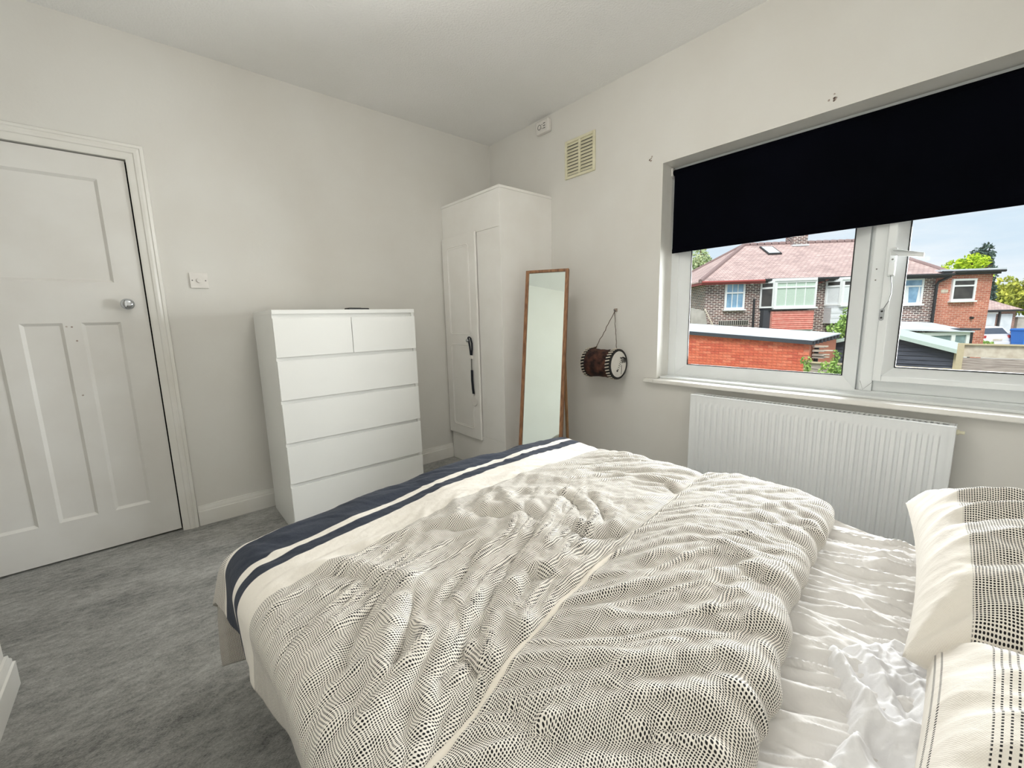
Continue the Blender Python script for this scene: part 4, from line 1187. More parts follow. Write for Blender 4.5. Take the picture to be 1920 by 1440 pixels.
o = link('pillow', pillow(-1.185, -3.137, 0.70, 0.52, 0.225, 0.628, 0.10, 3, tilt=-0.04, folds=[
    (-14, 14, [(-0.02, 0.22), (0.03, 0.10), (0.05, -0.05)]), (16, 18, [(0.02, 0.22), (0.07, 0.10), (0.09, -0.05)]),
    (-14, 14, [(0.10, 0.20), (0.13, 0.08), (0.14, -0.08)]), (16, 18, [(0.14, 0.21), (0.17, 0.08), (0.18, -0.08)]),
    (-13, 14, [(0.20, 0.20), (0.22, 0.10), (0.23, -0.02)]), (14, 18, [(-0.12, 0.22), (-0.08, 0.12), (-0.08, 0.0)]), (-12, 16, [(-0.20, 0.20), (-0.14, 0.10)])]), M['pillow_dots'])
tag(o, 'plump cream pillow with black speckles nearest the radiator', 'pillow', 'pillows on the bed')
o = link('pillow', pillow(-1.835, -3.195, 0.70, 0.54, 0.225, 0.620, -0.03, 17, tilt=-0.02, folds=[
    (14, 18, [(-0.10, 0.24), (-0.06, 0.12), (-0.06, 0.0)]), (-12, 16, [(-0.16, 0.22), (-0.12, 0.10)]), (14, 18, [(0.08, 0.24), (0.10, 0.10), (0.10, -0.02)]), (-12, 15, [(0.01, 0.23), (0.03, 0.1), (0.03, 0.0)])]), M['pillow_lines'])
tag(o, 'plain cream pillow with dashed black lines nearest the camera', 'pillow', 'pillows on the bed')
o = link('pillow', pillow(-1.150, -3.150, 0.66, 0.50, 0.045, 0.552, 0.10, 29), M['sheet'])
tag(o, 'flat white pillow squashed beneath the speckled pillow', 'pillow', 'pillows on the bed')

# ================================================================== OUTSIDE
GZ = -2.0
def brick_mat(name, c1, c2, mortar, bw=0.225, bh=0.075, ms=0.010, var=0.6):
    m, nt, b = _nodes(name)
    b.inputs['Roughness'].default_value = 0.9
    tc = nt.nodes.new('ShaderNodeUVMap'); tc.uv_map = 'wall'
    br = nt.nodes.new('ShaderNodeTexBrick')
    br.inputs['Color1'].default_value = c1; br.inputs['Color2'].default_value = c2; br.inputs['Mortar'].default_value = mortar
    br.inputs['Scale'].default_value = 1.0; br.inputs['Mortar Size'].default_value = ms; br.inputs['Brick Width'].default_value = bw; br.inputs['Row Height'].default_value = bh
    br.inputs['Mortar Smooth'].default_value = 0.2; br.inputs['Bias'].default_value = 0.0
    nt.links.new(tc.outputs['UV'], br.inputs['Vector'])
    n = nt.nodes.new('ShaderNodeTexNoise'); n.inputs['Scale'].default_value = 1.3; n.inputs['Detail'].default_value = 5
    nt.links.new(tc.outputs['UV'], n.inputs['Vector'])
    hs = nt.nodes.new('ShaderNodeHueSaturation')
    mr = nt.nodes.new('ShaderNodeMapRange'); mr.inputs['From Min'].default_value = 0.3; mr.inputs['From Max'].default_value = 0.7; mr.inputs['To Min'].default_value = 1-0.35*var; mr.inputs['To Max'].default_value = 1+0.35*var
    nt.links.new(n.outputs['Fac'], mr.inputs['Value']); nt.links.new(mr.outputs['Result'], hs.inputs['Value'])
    nt.links.new(br.outputs['Color'], hs.inputs['Color']); nt.links.new(hs.outputs['Color'], b.inputs['Base Color'])
    bp = nt.nodes.new('ShaderNodeBump'); bp.inputs['Strength'].default_value = 0.5; bp.inputs['Distance'].default_value = 0.01; bp.invert = True
    nt.links.new(br.outputs['Fac'], bp.inputs['Height']); nt.links.new(bp.outputs['Normal'], b.inputs['Normal'])
    return m
M['brick_dark'] = brick_mat('weathered_dark_brick', srgb(116, 80, 74), srgb(74, 60, 62), srgb(226, 216, 208), ms=0.013)
M['brick_red'] = brick_mat('warm_red_brick', srgb(204, 126, 104), srgb(176, 98, 80), srgb(214, 178, 160), ms=0.010)
M['brick_out'] = brick_mat('brown_brick', srgb(150, 108, 96), srgb(126, 88, 80), srgb(196, 178, 168))
M['roof_tile'] = brick_mat('faded_clay_tiles', srgb(214, 186, 180), srgb(186, 162, 158), srgb(148, 126, 124), bw=0.20, bh=0.115, ms=0.012, var=0.45)
M['tile_red'] = mat('red_hung_tile', srgb(248, 178, 164), 0.8, c2=srgb(236, 154, 140), scale=8)
M['tile_white'] = mat('white_hung_tile', srgb(228, 230, 234), 0.7)
M['garage_brick'] = [mat('garage_brick_%s' % 'abcd'[i], srgb(*c), 0.9, c2=srgb(*[int(q*0.86) for q in c]), scale=30, bump=0.4, bscale=90, bdist=0.004)
                     for i, c in enumerate(((238, 128, 98), (230, 116, 88), (220, 108, 84), (244, 140, 110)))]
M['mortar'] = mat('garage_mortar', srgb(216, 138, 112), 0.95)
M['felt'] = mat('pale_roofing_felt', srgb(222, 228, 234), 0.8, c2=srgb(204, 212, 220), scale=2)
M['felt_dark'] = mat('dark_fascia', srgb(66, 70, 78), 0.7)
M['shed_black'] = mat('black_stained_board', srgb(84, 90, 104), 0.8, c2=srgb(64, 68, 80), scale=6, stretch=(1, 0.4, 8))
M['shed_trim'] = mat('pale_green_felt', srgb(196, 214, 206), 0.8)
M['wood_grey'] = mat('weathered_fence_wood', srgb(196, 184, 176), 0.9, c2=srgb(150, 138, 132), scale=9, stretch=(1, 0.5, 9))
M['wood_pale'] = mat('pale_fence_wood', srgb(222, 212, 196), 0.9, c2=srgb(200, 186, 168), scale=9)
M['wood_post'] = mat('timber_post', srgb(206, 192, 160), 0.85)
M['white_frame'] = mat('white_house_frame', srgb(240, 242, 242), 0.5)
M['far_glass'] = mat('far_window_glass', srgb(150, 172, 176), 0.12, c2=srgb(86, 104, 104), scale=2.2, ramp=(0.3, 0.7))
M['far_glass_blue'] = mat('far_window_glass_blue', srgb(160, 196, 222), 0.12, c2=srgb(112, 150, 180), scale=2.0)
M['far_glass_dark'] = mat('far_window_dark', srgb(74, 70, 66), 0.15, c2=srgb(50, 48, 46), scale=3)
M['blind_green'] = mat('pale_green_blind', srgb(196, 214, 200), 0.7)
M['net'] = mat('net_curtain', srgb(226, 230, 232), 0.8)
M['gutter'] = mat('black_gutter', srgb(38, 40, 44), 0.5)
M['fascia_red'] = mat('red_fascia', srgb(168, 82, 78), 0.6)
M['concrete'] = mat('concrete', srgb(190, 186, 178), 0.95, c2=srgb(170, 166, 158), scale=3)
M['grass'] = mat('rough_grass', srgb(120, 140, 70), 0.95, c2=srgb(90, 108, 56), scale=4)
M['car_white'] = mat('white_car_paint', srgb(240, 242, 245), 0.2, coat=0.5)
M['car_glass'] = mat('car_glass', srgb(70, 80, 96), 0.08)
M['tyre'] = mat('tyre_rubber', srgb(28, 28, 30), 0.9)
M['lamp_red'] = mat('tail_lamp', srgb(190, 60, 60), 0.3)
M['bin_blue'] = mat('blue_bin_plastic', srgb(44, 120, 214), 0.5)
M['bark'] = mat('bark', srgb(96, 78, 62), 0.95)
M['leaf_dark'] = mat('conifer_leaf', srgb(96, 118, 106), 0.9, c2=srgb(62, 84, 78), scale=1.5)
M['leaf_lime'] = mat('lime_leaf', srgb(206, 226, 50), 0.8, c2=srgb(168, 200, 36), scale=2)
M['leaf_yellow'] = mat('yellow_green_leaf', srgb(206, 204, 84), 0.85, c2=srgb(150, 164, 78), scale=1.0)
M['leaf_green'] = mat('fresh_leaf', srgb(178, 206, 112), 0.8, c2=srgb(132, 168, 88), scale=5)
M['leaf_birch'] = mat('birch_leaf', srgb(214, 222, 176), 0.85, c2=srgb(176, 196, 146), scale=1.5)

def wall_uv(o, U, N):
    """metre UVs for brick: run along the wall, height"""
    me = o.data; uvl = me.uv_layers.new(name='wall')
    for p in me.polygons:
        n = p.normal
        for li in p.loop_indices:
            v = me.vertices[me.loops[li].vertex_index].co
            if abs(n.z) > 0.85: uvl.data[li].uv = (v.dot(U), v.dot(N))
            elif abs(n.dot(U)) > 0.8: uvl.data[li].uv = (v.dot(N), v.z)
            else: uvl.data[li].uv = (v.dot(U), v.z if abs(n.z) < 0.2 else v.z/max(0.3, math.sqrt(1-n.z*n.z)))
    return o

struct(obj('ground', MB().box(0.6, 120, -60, 60, GZ-0.3, GZ), M['grass']))
struct(obj('driveway', MB().box(28, 60, -14, 1, GZ, -1.45), M['concrete']))

# ------------------------------------------------------------------ semi-detached pair opposite
FO = Vector((16.18, 5.31, 0)); FU = Vector((0.69956, -0.71457, 0)); FN = Vector((-0.71457, -0.69956, 0))
MF = Matrix(((FU.x, FN.x, 0, FO.x), (FU.y, FN.y, 0, FO.y), (0, 0, 1, 0), (0, 0, 0, 1)))     # (along, towards us, up)
EZ = 2.50
house = thing('brick_house', 'pair of dark brick houses with pink tiled hipped roof opposite', 'house', MF @ Vector((4.5, -3, GZ)))
def hp(name, mb, m, parent=house, **k): return obj(name, mb, m, parent, **k)
o = hp('wall', MB().box(-0.16, 9.04, -7.0, 0.0, GZ, EZ-0.02, MF), M['brick_dark']); wall_uv(o, FU, FN)
# roof
e0, e1, f0, f1 = -0.50, 9.42, 0.32, -7.3
r0, r1, rd, rz = 2.85, 8.05, -3.5, 4.46
rf = MB().add([MF @ Vector(p) for p in ((e0, f0, EZ), (e1, f0, EZ), (e1, f1, EZ), (e0, f1, EZ), (r0, rd, rz), (r1, rd, rz), (e0, f0, EZ-0.05), (e1, f0, EZ-0.05), (e1, f1, EZ-0.05), (e0, f1, EZ-0.05))],
             [(0, 1, 5, 4), (1, 2, 5), (2, 3, 4, 5), (3, 0, 4), (6, 9, 8, 7), (0, 6, 7, 1), (1, 7, 8, 2), (2, 8, 9, 3), (3, 9, 6, 0)])
roof = hp('roof', rf, M['roof_tile']); wall_uv(roof, FU, FN)
rt = MB().tube([MF @ Vector((-0.14, 0, 0)), MF @ Vector((0.0, 0, 0.02)), MF @ Vector((0.14, 0, 0.0))], [0.10, 0.11, 0.12], 8).mesh('ridge_tile')
off = FO
for v in rt.vertices: v.co = v.co - off
rt.materials.append(M['roof_tile'])
k_ = 0
u_ = r0+0.1
while u_ < r1:
    t_ = bpy.data.objects.new('ridge_tile', rt); col.objects.link(t_); t_.parent = roof
    t_.location = MF @ Vector((u_, rd, rz)); u_ += 0.34
for (a, b) in (((e0, f0, EZ), (r0, rd, rz)), ((e1, f0, EZ), (r1, rd, rz)), ((e0, f1, EZ), (r0, rd, rz))):
    hp('hip_tiles', MB().tube([MF @ Vector(a), MF @ Vector(b)], 0.09, 8), M['roof_tile'], roof)
# skylight set in the slope
def slope(u, f):       # point on the front slope, f from eaves (0) to ridge (1)
    return MF @ Vector((u, f0+(rd-f0)*f, EZ+(rz-EZ)*f))
nrm = (slope(1, 0)-slope(0, 0)).cross(slope(0, 1)-slope(0, 0)).normalized()
if nrm.z < 0: nrm = -nrm
hp('skylight', MB().prism([slope(3.42, .655)+nrm*.02, slope(4.02, .655)+nrm*.02, slope(4.02, .90)+nrm*.02, slope(3.42, .90)+nrm*.02], nrm*0.05), M['gutter'])
hp('skylight_pane', MB().prism([slope(3.48, .68)+nrm*.07, slope(3.96, .68)+nrm*.07, slope(3.96, .88)+nrm*.07, slope(3.48, .88)+nrm*.07], nrm*0.01), M['net'])
cm_ = hp('chimney', MB().box(5.02, 5.68, -3.85, -3.15, 4.0, 5.7, MF), M['brick_dark']); wall_uv(cm_, FU, FN)
hp('chimney_flashing', MB().box(4.97, 5.73, -3.9, -3.08, 4.28, 4.36, MF), M['net'], cm_)
for u_ in (5.2, 5.5):
    hp('chimney_pot', MB().tube([MF @ Vector((u_, -3.5, 5.7)), MF @ Vector((u_, -3.5, 6.1))], [0.13, 0.10], 12), M['tile_red'], cm_)
hp('fascia', MB().box(-0.45, 2.15, 0.26, 0.30, EZ-0.16, EZ-0.02, MF), M['fascia_red'])
hp('fascia', MB().box(-0.47, -0.44, -7.2, 0.30, EZ-0.16, EZ-0.02, MF), M['fascia_red'])
hp('fascia', MB().box(2.15, 9.38, 0.26, 0.30, EZ-0.15, EZ-0.02, MF), M['gutter'])
hp('gutter', MB().tube([MF @ Vector((2.1, 0.36, EZ-0.03)), MF @ Vector((9.4, 0.36, EZ-0.03))], 0.055, 8), M['gutter'])
hp('gutter', MB().tube([MF @ Vector((-0.45, 0.36, EZ-0.05)), MF @ Vector((2.1, 0.36, EZ-0.05))], 0.05, 8), M['fascia_red'])
hp('downpipe', MB().tube([MF @ Vector((1.86, 0.06, 1.72)), MF @ Vector((1.90, 0.06, GZ))], 0.045, 8), M['gutter'])
hp('downpipe', MB().tube([MF @ Vector((9.30, 0.34, EZ-0.1)), MF @ Vector((9.05, 0.12, 2.2)), MF @ Vector((9.02, 0.10, 2.1)), MF @ Vector((9.02, 0.10, GZ))], 0.05, 8), M['gutter'])
hp('downpipe', MB().tube([MF @ Vector((4.62, 0.36, EZ-0.06)), MF @ Vector((4.40, 0.10, 2.3))], 0.035, 8), M['fascia_red'])
for u_ in (0.30, 1.74):
    hp('bell_box', MB().box(u_-0.04, u_+0.04, 0.0, 0.07, 2.30, 2.38, MF), M['white_frame'])

def window(u0, u1, z0, z1, d, panes_top, panes_bot, zt, glass, parent=house, fr=0.075, bar=0.03, curtain=False, sill=True):
    """framed window: frame, transom, glazing bars, one pane for each light"""
    w_ = hp('window', MB().box(u0, u0+fr, d, d+0.08, z0, z1, MF).box(u1-fr, u1, d, d+0.08, z0, z1, MF).box(u0+fr, u1-fr, d, d+0.08, z0, z0+fr, MF).box(u0+fr, u1-fr, d, d+0.08, z1-fr, z1, MF).box(u0+fr, u1-fr, d, d+0.08, zt-0.03, zt+0.03, MF), M['white_frame'], parent)
    for (za, zb, n) in ((z0+fr, zt-0.03, panes_bot), (zt+0.03, z1-fr, panes_top)):
        wd_ = (u1-u0-2*fr)/n
        for i in range(n):
            a = u0+fr+i*wd_
            hp('pane', MB().box(a+(bar/2 if i else 0), a+wd_-(bar/2 if i < n-1 else 0), d+0.02, d+0.045, za, zb, MF), glass, w_)
            if i:
                hp('glazing_bar', MB().box(a-bar/2, a+bar/2, d+0.01, d+0.07, za, zb, MF), M['white_frame'], w_)
    if curtain:
        cw = (u1-u0-2*fr)
        for s in ((u0+fr, u0+fr+cw*0.30), (u1-fr-cw*0.22, u1-fr)):
            hp('curtain', MB().add([MF @ Vector(p) for p in ((s[0], d+0.05, z0+fr), (s[1], d+0.05, z0+fr), (s[1]-0.05, d+0.05, zt-0.03), (s[0]+0.05 if s[0] > u0+fr else s[0], d+0.05, zt-0.03), (s[0], d+0.06, z0+fr), (s[1], d+0.06, z0+fr), (s[1]-0.05, d+0.06, zt-0.03), (s[0]+0.05 if s[0] > u0+fr else s[0], d+0.06, zt-0.03))],
               [(0, 1, 2, 3), (4, 7, 6, 5), (0, 4, 5, 1), (1, 5, 6, 2), (2, 6, 7, 3), (3, 7, 4, 0)]), M['net'], w_)
    if sill:
        hp('window_sill', MB().box(u0-0.05, u1+0.05, d, d+0.14, z0-0.06, z0, MF), M['white_frame'], w_)
    return w_
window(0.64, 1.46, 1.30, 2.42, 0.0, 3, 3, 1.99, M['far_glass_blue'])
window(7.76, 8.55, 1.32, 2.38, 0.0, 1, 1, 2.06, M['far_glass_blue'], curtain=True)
# bays: canted box with front light and side light
def bay(u0, u1, z0, z1, glass, mirror, panes, curtain):
    D = 0.50; c = 0.33
    b_ = hp('bay', MB().prism([MF @ Vector(p) for p in ((u0-0.02, 0, z1), (u0+c, D+0.06, z1), (u1-c+0.30, D+0.06, z1), (u1+0.02, 0, z1))], (0, 0, 0.10)), M['white_frame'])
    window(u0+c, u1, z0, z1, D-0.06, panes, panes, z0+0.76*(z1-z0), glass, b_, curtain=curtain)
    # cheek
    p0 = Vector((u0, 0.02, 0)); p1 = Vector((u0+c, D, 0)); dd = (p1-p0)
    def chk(f0_, f1_, za, zb, th, name, m_):
        q0 = p0+dd*f0_; q1 = p0+dd*f1_; nn = Vector((-dd.y, dd.x, 0)).normalized()*th
        pts = [q0, q1, q1+nn, q0+nn]
        hp(name, MB().prism([MF @ Vector((q.x, q.y, za)) for q in pts], (0, 0, zb-za)), m_, b_)
    chk(0.0, 0.12, z0, z1, 0.06, 'cheek_frame', M['white_frame']); chk(0.88, 1.0, z0, z1, 0.06, 'cheek_frame', M['white_frame'])
    chk(0.12, 0.88, z0, z0+0.07, 0.06, 'cheek_frame', M['white_frame']); chk(0.12, 0.88, z1-0.07, z1, 0.06, 'cheek_frame', M['white_frame'])
    zt = z0+0.76*(z1-z0)
    chk(0.12, 0.88, zt-0.035, zt+0.035, 0.06, 'cheek_frame', M['white_frame'])
    chk(0.12, 0.88, z0+0.07, zt-0.035, 0.03, 'cheek_pane', M['far_glass_dark'] if not curtain else M['net']); chk(0.12, 0.88, zt+0.035, z1-0.07, 0.03, 'cheek_pane', M['far_glass_dark'])
    hp('bay_soffit', MB().prism([MF @ Vector(p) for p in ((u0, 0, z0-0.10), (u0+c, D, z0-0.10), (u1, D, z0-0.10), (u1, 0, z0-0.10))], (0, 0, 0.10)), M['felt_dark'] if not curtain else M['white_frame'], b_)
    return b_
bayB = bay(2.13, 4.10, 1.31, 2.40, M['blind_green'], False, 4, False)
bayC = bay(4.76, 6.72, 1.36, 2.38, M['far_glass_dark'], True, 1, True)
# hung tiles under the bays
for i in range(9):
    z = 1.17-i*0.085
    hp('tile_course', MB().box(2.44, 4.10, 0.0, 0.44+0.012*(i % 2), z-0.088, z, MF).prism([MF @ Vector(p) for p in ((2.44, 0.42, z-0.095), (4.10, 0.42, z-0.095), (4.10, 0.475, z-0.095), (2.44, 0.475, z-0.095))], (0, 0, 0.02)), M['tile_red'], bayB)
hp('bay_cheek', MB().box(2.16, 2.44, 0.0, 0.30, 0.40, 1.21, MF), M['felt_dark'], bayB)
for i in range(6):
    z = 1.25-i*0.105
    hp('tile_course', MB().box(4.76, 6.60, 0.0, 0.46+0.010*(i % 2), z-0.108, z, MF), M['tile_white'], bayC)
window(2.55, 4.12, -0.9, 0.42, 0.34, 4, 4, 0.10, M['blind_green'], bayB, sill=False)
window(4.95, 6.55, -0.9, 0.50, 0.34, 2, 2, 0.10, M['far_glass'], bayC, sill=False)
vb = hp('soldier_course', MB().box(0.45, 1.70, 0.0, 0.015, 0.62, 0.82, MF), M['concrete'])
for i in range(14):
    hp('soldier_brick', MB().box(0.47+i*0.088, 0.47+i*0.088+0.05, 0.0, 0.03, 0.63, 0.81, MF), M['far_glass_dark'], vb)
adopt(house)

# red brick flat-roofed extension
ext = thing('brick_extension', 'red brick two storey extension with flat roof', 'house extension', MF @ Vector((10.1, -2, GZ)))
o = obj('wall', MB().box(9.06, 11.14, -4.5, 0.06, GZ, 2.46, MF), M['brick_red'], ext); wall_uv(o, FU, FN)
obj('fascia', MB().box(9.10, 11.30, -4.6, 0.20, 2.46, 2.60, MF), M['gutter'], ext)
obj('roof_edge', MB().box(8.95, 11.40, -4.7, 0.28, 2.60, 2.68, MF), M['felt'], ext)
obj('gutter', MB().tube([MF @ Vector((9.0, 0.30, 2.57)), MF @ Vector((11.35, 0.30, 2.57))], 0.05, 8), M['gutter'], ext)
window(9.60, 10.50, 1.42, 2.30, 0.06, 1, 1, 2.02, M['far_glass_dark'], ext)
obj('sign', MB().box(9.24, 9.50, 0.06, 0.075, 1.76, 1.90, MF), M['wood_pale'], ext)
obj('vent_pipe', MB().tube([MF @ Vector((10.52, 0.05, 0.72)), MF @ Vector((10.52, 0.16, 0.70))], 0.05, 10), M['gutter'], ext)
adopt(ext)

# lean-to garden room in front of the house
gr = thing('garden_room', 'white framed lean-to garden room with pale sloping roof', 'garden room', MF @ Vector((8.0, 1.2, GZ)))
obj('roof', MB().prism([MF @ Vector(p) for p in ((5.9, 0.1, 0.72), (9.0, 0.1, 0.50), (8.85, 2.1, 0.22), (5.9, 2.1, 0.36))], (0, 0, 0.05)), M['felt'], gr)
obj('frame', MB().box(5.9, 8.80, 1.9, 2.0, -1.3, -1.2, MF).box(5.9, 8.80, 1.9, 2.0, 0.12, 0.24, MF).box(8.68, 8.80, 1.9, 2.0, -1.2, 0.12, MF).box(8.16, 8.30, 1.9, 2.0, -1.2, 0.12, MF).box(7.28, 7.42, 1.9, 2.0, -1.2, 0.12, MF).box(5.9, 6.0, 1.9, 2.0, -1.2, 0.12, MF), M['white_frame'], gr)
for a, b in ((8.30, 8.68), (7.42, 8.16), (6.0, 7.28)):
    obj('pane', MB().box(a, b, 1.93, 1.96, -1.2, 0.12, MF), M['far_glass'], gr)
obj('base_wall', MB().box(5.9, 8.80, 1.85, 2.0, GZ, -1.3, MF), M['white_frame'], gr)
obj('corner_post', MB().box(8.80, 8.88, 0.1, 2.02, GZ, 0.22, MF), M['gutter'], gr)
obj('flashing', MB().box(8.35, 9.05, 0.1, 2.1, 0.30, 0.36, MF), M['felt_dark'], gr)
adopt(gr)

# ------------------------------------------------------------------ brick garage: bricks laid one by one where they show
gar = thing('brick_garage', 'bright orange brick garage with pale flat roof', 'garage', (11.2, 1.6, GZ))
GX = 9.80
obj('wall_core', MB().box(GX+0.012, 12.4, -0.03, 4.6, GZ, 0.34), M['mortar'], gar)
bms = []
for i in range(4):
    me = MB().box(0, 0.10, -0.215/2, 0.215/2, 0, 0.065).mesh('brick'); me.materials.append(M['garage_brick'][i]); bms.append(me)
rg = random.Random(2); nbr = 0
for r in range(13):
    z = -0.52+r*0.075
    y = -0.02+(0.1125 if r % 2 else 0.0)+0.1075
    while y < 3.55 and nbr < 300:
        top = 0.36+(0.564-0.36)*(y/3.09)
        if z+0.065 < top+0.02:
            b_ = bpy.data.objects.new('brick', bms[rg.choice((0, 0, 1, 2, 3))]); col.objects.link(b_); b_.parent = gar
            b_.location = (GX+rg.uniform(-0.003, 0.003), y, z); nbr += 1
        y += 0.225
# wall fill above the bricks up to the sloping roof
obj('wall_head', MB().prism([(GX+0.004, -0.02, 0.33), (GX+0.004, 4.6, 0.33), (GX+0.004, 4.6, 0.66), (GX+0.004, -0.02, 0.36)], (0.2, 0, 0)), M['garage_brick'][0], gar)
obj('barge_board', MB().prism([(GX-0.03, -0.04, 0.345), (GX-0.03, 4.7, 0.655), (GX-0.03, 4.7, 0.685), (GX-0.03, -0.04, 0.378)], (0.04, 0, 0)), M['wood_pale'], gar)
def gz(y, x): return 0.437+(0.643-0.437)*(y+0.042)/3.11 + (x-GX)*(0.489-0.437)/2.7
rp = 6
for i in range(rp):
    y0, y1 = -0.10+i*0.80, -0.10+(i+1)*0.80-0.01
    x0, x1 = GX-0.10, 12.55
    pts = [(x0, y0, gz(y0, x0)), (x1, y0, gz(y0, x1)+0.0), (x1, y1, gz(y1, x1)), (x0, y1, gz(y1, x0))]
    obj('roof_sheet', MB().prism(pts, (0, 0, 0.025)), M['felt'], gar)
obj('roof_fascia', MB().prism([(GX-0.11, -0.10, gz(-0.1, GX)-0.085), (GX-0.11, 4.7, gz(4.7, GX)-0.085), (GX-0.11, 4.7, gz(4.7, GX)+0.012), (GX-0.11, -0.10, gz(-0.1, GX)+0.012)], (0.05, 0, 0)), M['felt_dark'], gar)
for i in range(8):
    x = GX+0.05+i*0.34
    obj('rafter_end', MB().box(x, x+0.10, -0.11, -0.02, gz(-0.1, x)-0.10, gz(-0.1, x)), M['felt_dark'], gar)
adopt(gar)
# planks stacked against the end of the garage
for i, (z, l, lab) in enumerate(((0.30, 0.30, 'uppermost thin pale plank stacked at the garage end'), (0.20, 0.45, 'long pale plank stacked second at the garage end'), (0.10, 0.34, 'pale plank stacked third at the garage end'), (0.04, 0.33, 'lowest pale plank stacked at the garage end'))):
    p_ = MB().box(9.95+0.02*i, 10.02+0.02*i, -0.06-l, -0.055, z-0.012, z+0.014)
    o = obj('plank', p_, M['wood_pale']); tag(o, lab, 'plank', 'planks at the garage end')
rk = thing('timber_rack', 'dark timber rack holding planks at the garage end', 'rack', (10.15, -0.2, GZ))
obj('post', MB().box(10.10, 10.18, -0.14, -0.06, GZ, 0.30), M['gutter'], rk)
for z in (0.016, 0.076, 0.175, 0.276):
    obj('shelf', MB().box(9.93, 10.18, -0.30, -0.06, z-0.010, z+0.010), M['wood_grey'], rk)
adopt(rk)

# ------------------------------------------------------------------ black boarded shed, gable towards us
sh = thing('garden_shed', 'black boarded garden shed with pale green roof edge', 'shed', (13.9, -0.9, GZ))
SX = 12.9; PY, PZ = -0.88, 0.53; LY, LZ = 0.62, 0.085; RY_, RZ_ = -2.40, 0.065
def rl(y): return PZ+(LZ-PZ)*(y-PY)/(LY-PY) if y > PY else PZ+(RZ_-PZ)*(y-PY)/(RY_-PY)
obj('gable_core', MB().prism([(SX+0.03, LY, GZ), (SX+0.03, LY, LZ), (SX+0.03, PY, PZ), (SX+0.03, RY_, RZ_), (SX+0.03, RY_, GZ)], (2.2, 0, 0)), M['shed_black'], sh)
z = -1.2
while z < PZ-0.03:
    zt_ = z+0.118
    def cut(zz):
        if zz <= min(LZ, RZ_): return LY, RY_
        yl = PY+(LY-PY)*(PZ-zz)/(PZ-LZ) if zz < PZ else PY
        yr = PY+(RY_-PY)*(PZ-zz)/(PZ-RZ_) if zz < PZ else PY
        return min(LY, yl), max(RY_, yr)
    a0, a1 = cut(z); b0, b1 = cut(min(zt_, PZ-0.005))
    obj('board', MB().add([(SX, a0, z), (SX, a1, z), (SX+0.02, b1, zt_), (SX+0.02, b0, zt_), (SX+0.035, a0, z), (SX+0.035, a1, z), (SX+0.035, b1, zt_), (SX+0.035, b0, zt_)],
        [(0, 1, 2, 3), (4, 7, 6, 5), (0, 4, 5, 1), (1, 5, 6, 2), (2, 6, 7, 3), (3, 7, 4, 0)]), M['shed_black'], sh)
    z += 0.112
for (ya, za, yb, zb) in ((LY+0.12, LZ-0.03, PY, PZ), (PY, PZ, RY_-0.12, RZ_-0.035)):
    obj('roof_panel', MB().prism([(SX-0.15, ya, za+0.02), (SX-0.15, yb, zb+0.02), (SX-0.15, yb, zb+0.05), (SX-0.15, ya, za+0.05)], (2.6, 0, 0)), M['shed_trim'], sh)
    obj('barge_board', MB().prism([(SX-0.16, ya, za-0.045), (SX-0.16, yb, zb-0.045), (SX-0.16, yb, zb+0.055), (SX-0.16, ya, za+0.055)], (0.03, 0, 0)), M['shed_trim'], sh)
obj('corner_post', MB().box(SX-0.02, SX+0.04, RY_-0.03, RY_+0.05, GZ, RZ_-0.03), M['wood_post'], sh)
adopt(sh)

# ------------------------------------------------------------------ fences
def fence(name, label, x, y0, y1, ztop, boards, bh, gap, m_, post_step, pm):
    f_ = thing(name, label, 'fence', (x, (y0+y1)/2, GZ))
    for i in range(boards):
        z1 = ztop-i*(bh+gap)
        obj('board', MB().box(x+0.01*(i % 2), x+0.02+0.01*(i % 2), y0, y1, z1-bh, z1), (m_ if i == 0 or m_ is not M['wood_pale'] else M['wood_grey']), f_)
    y = y1
    while y > y0-0.01:
        obj('post', MB().box(x-0.05, x, y-0.05, y+0.05, GZ, ztop+0.03), pm, f_); y -= post_step
    obj('top_rail', MB().box(x-0.045, x+0.01, y0, y1, ztop-0.005, ztop+0.025), pm, f_)
    adopt(f_); return f_
fence('garden_fence', 'low weathered horizontal board fence in front of the black shed', 8.5, -2.66, -0.33, 0.040, 12, 0.130, 0.006, M['wood_grey'], 0.71, M['wood_post'])
fence('garden_fence', 'weathered board fence continuing right of the black shed', 8.62, -4.4, -2.70, 0.030, 12, 0.130, 0.006, M['wood_grey'], 0.46, M['wood_grey'])
fence('panel_fence', 'taller pale fence of wide boards right of the black shed', 10.5, -5.2, -2.53, 0.385, 9, 0.255, 0.018, M['wood_pale'], 2.6, M['wood_post'])

# leaning grey panel by the left house corner
o = obj('garden_screen', MB().prism([MF @ Vector(p) for p in ((-0.9, 0.55, 0.10), (-0.15, 0.55, 0.10), (-0.30, 0.45, 1.25), (-0.9, 0.45, 1.40))], FN*0.05), M['concrete'])
tag(o, 'grey concrete screen leaning by the corner of the brick house', 'screen')
o = obj('leaning_pole', MB().tube([MF @ Vector((0.12, 0.75, 0.3)), MF @ Vector((-0.36, 0.55, 1.36))], 0.03, 8), M['wood_pale'])
tag(o, 'thin pale pole leaning against the grey panel', 'pole')

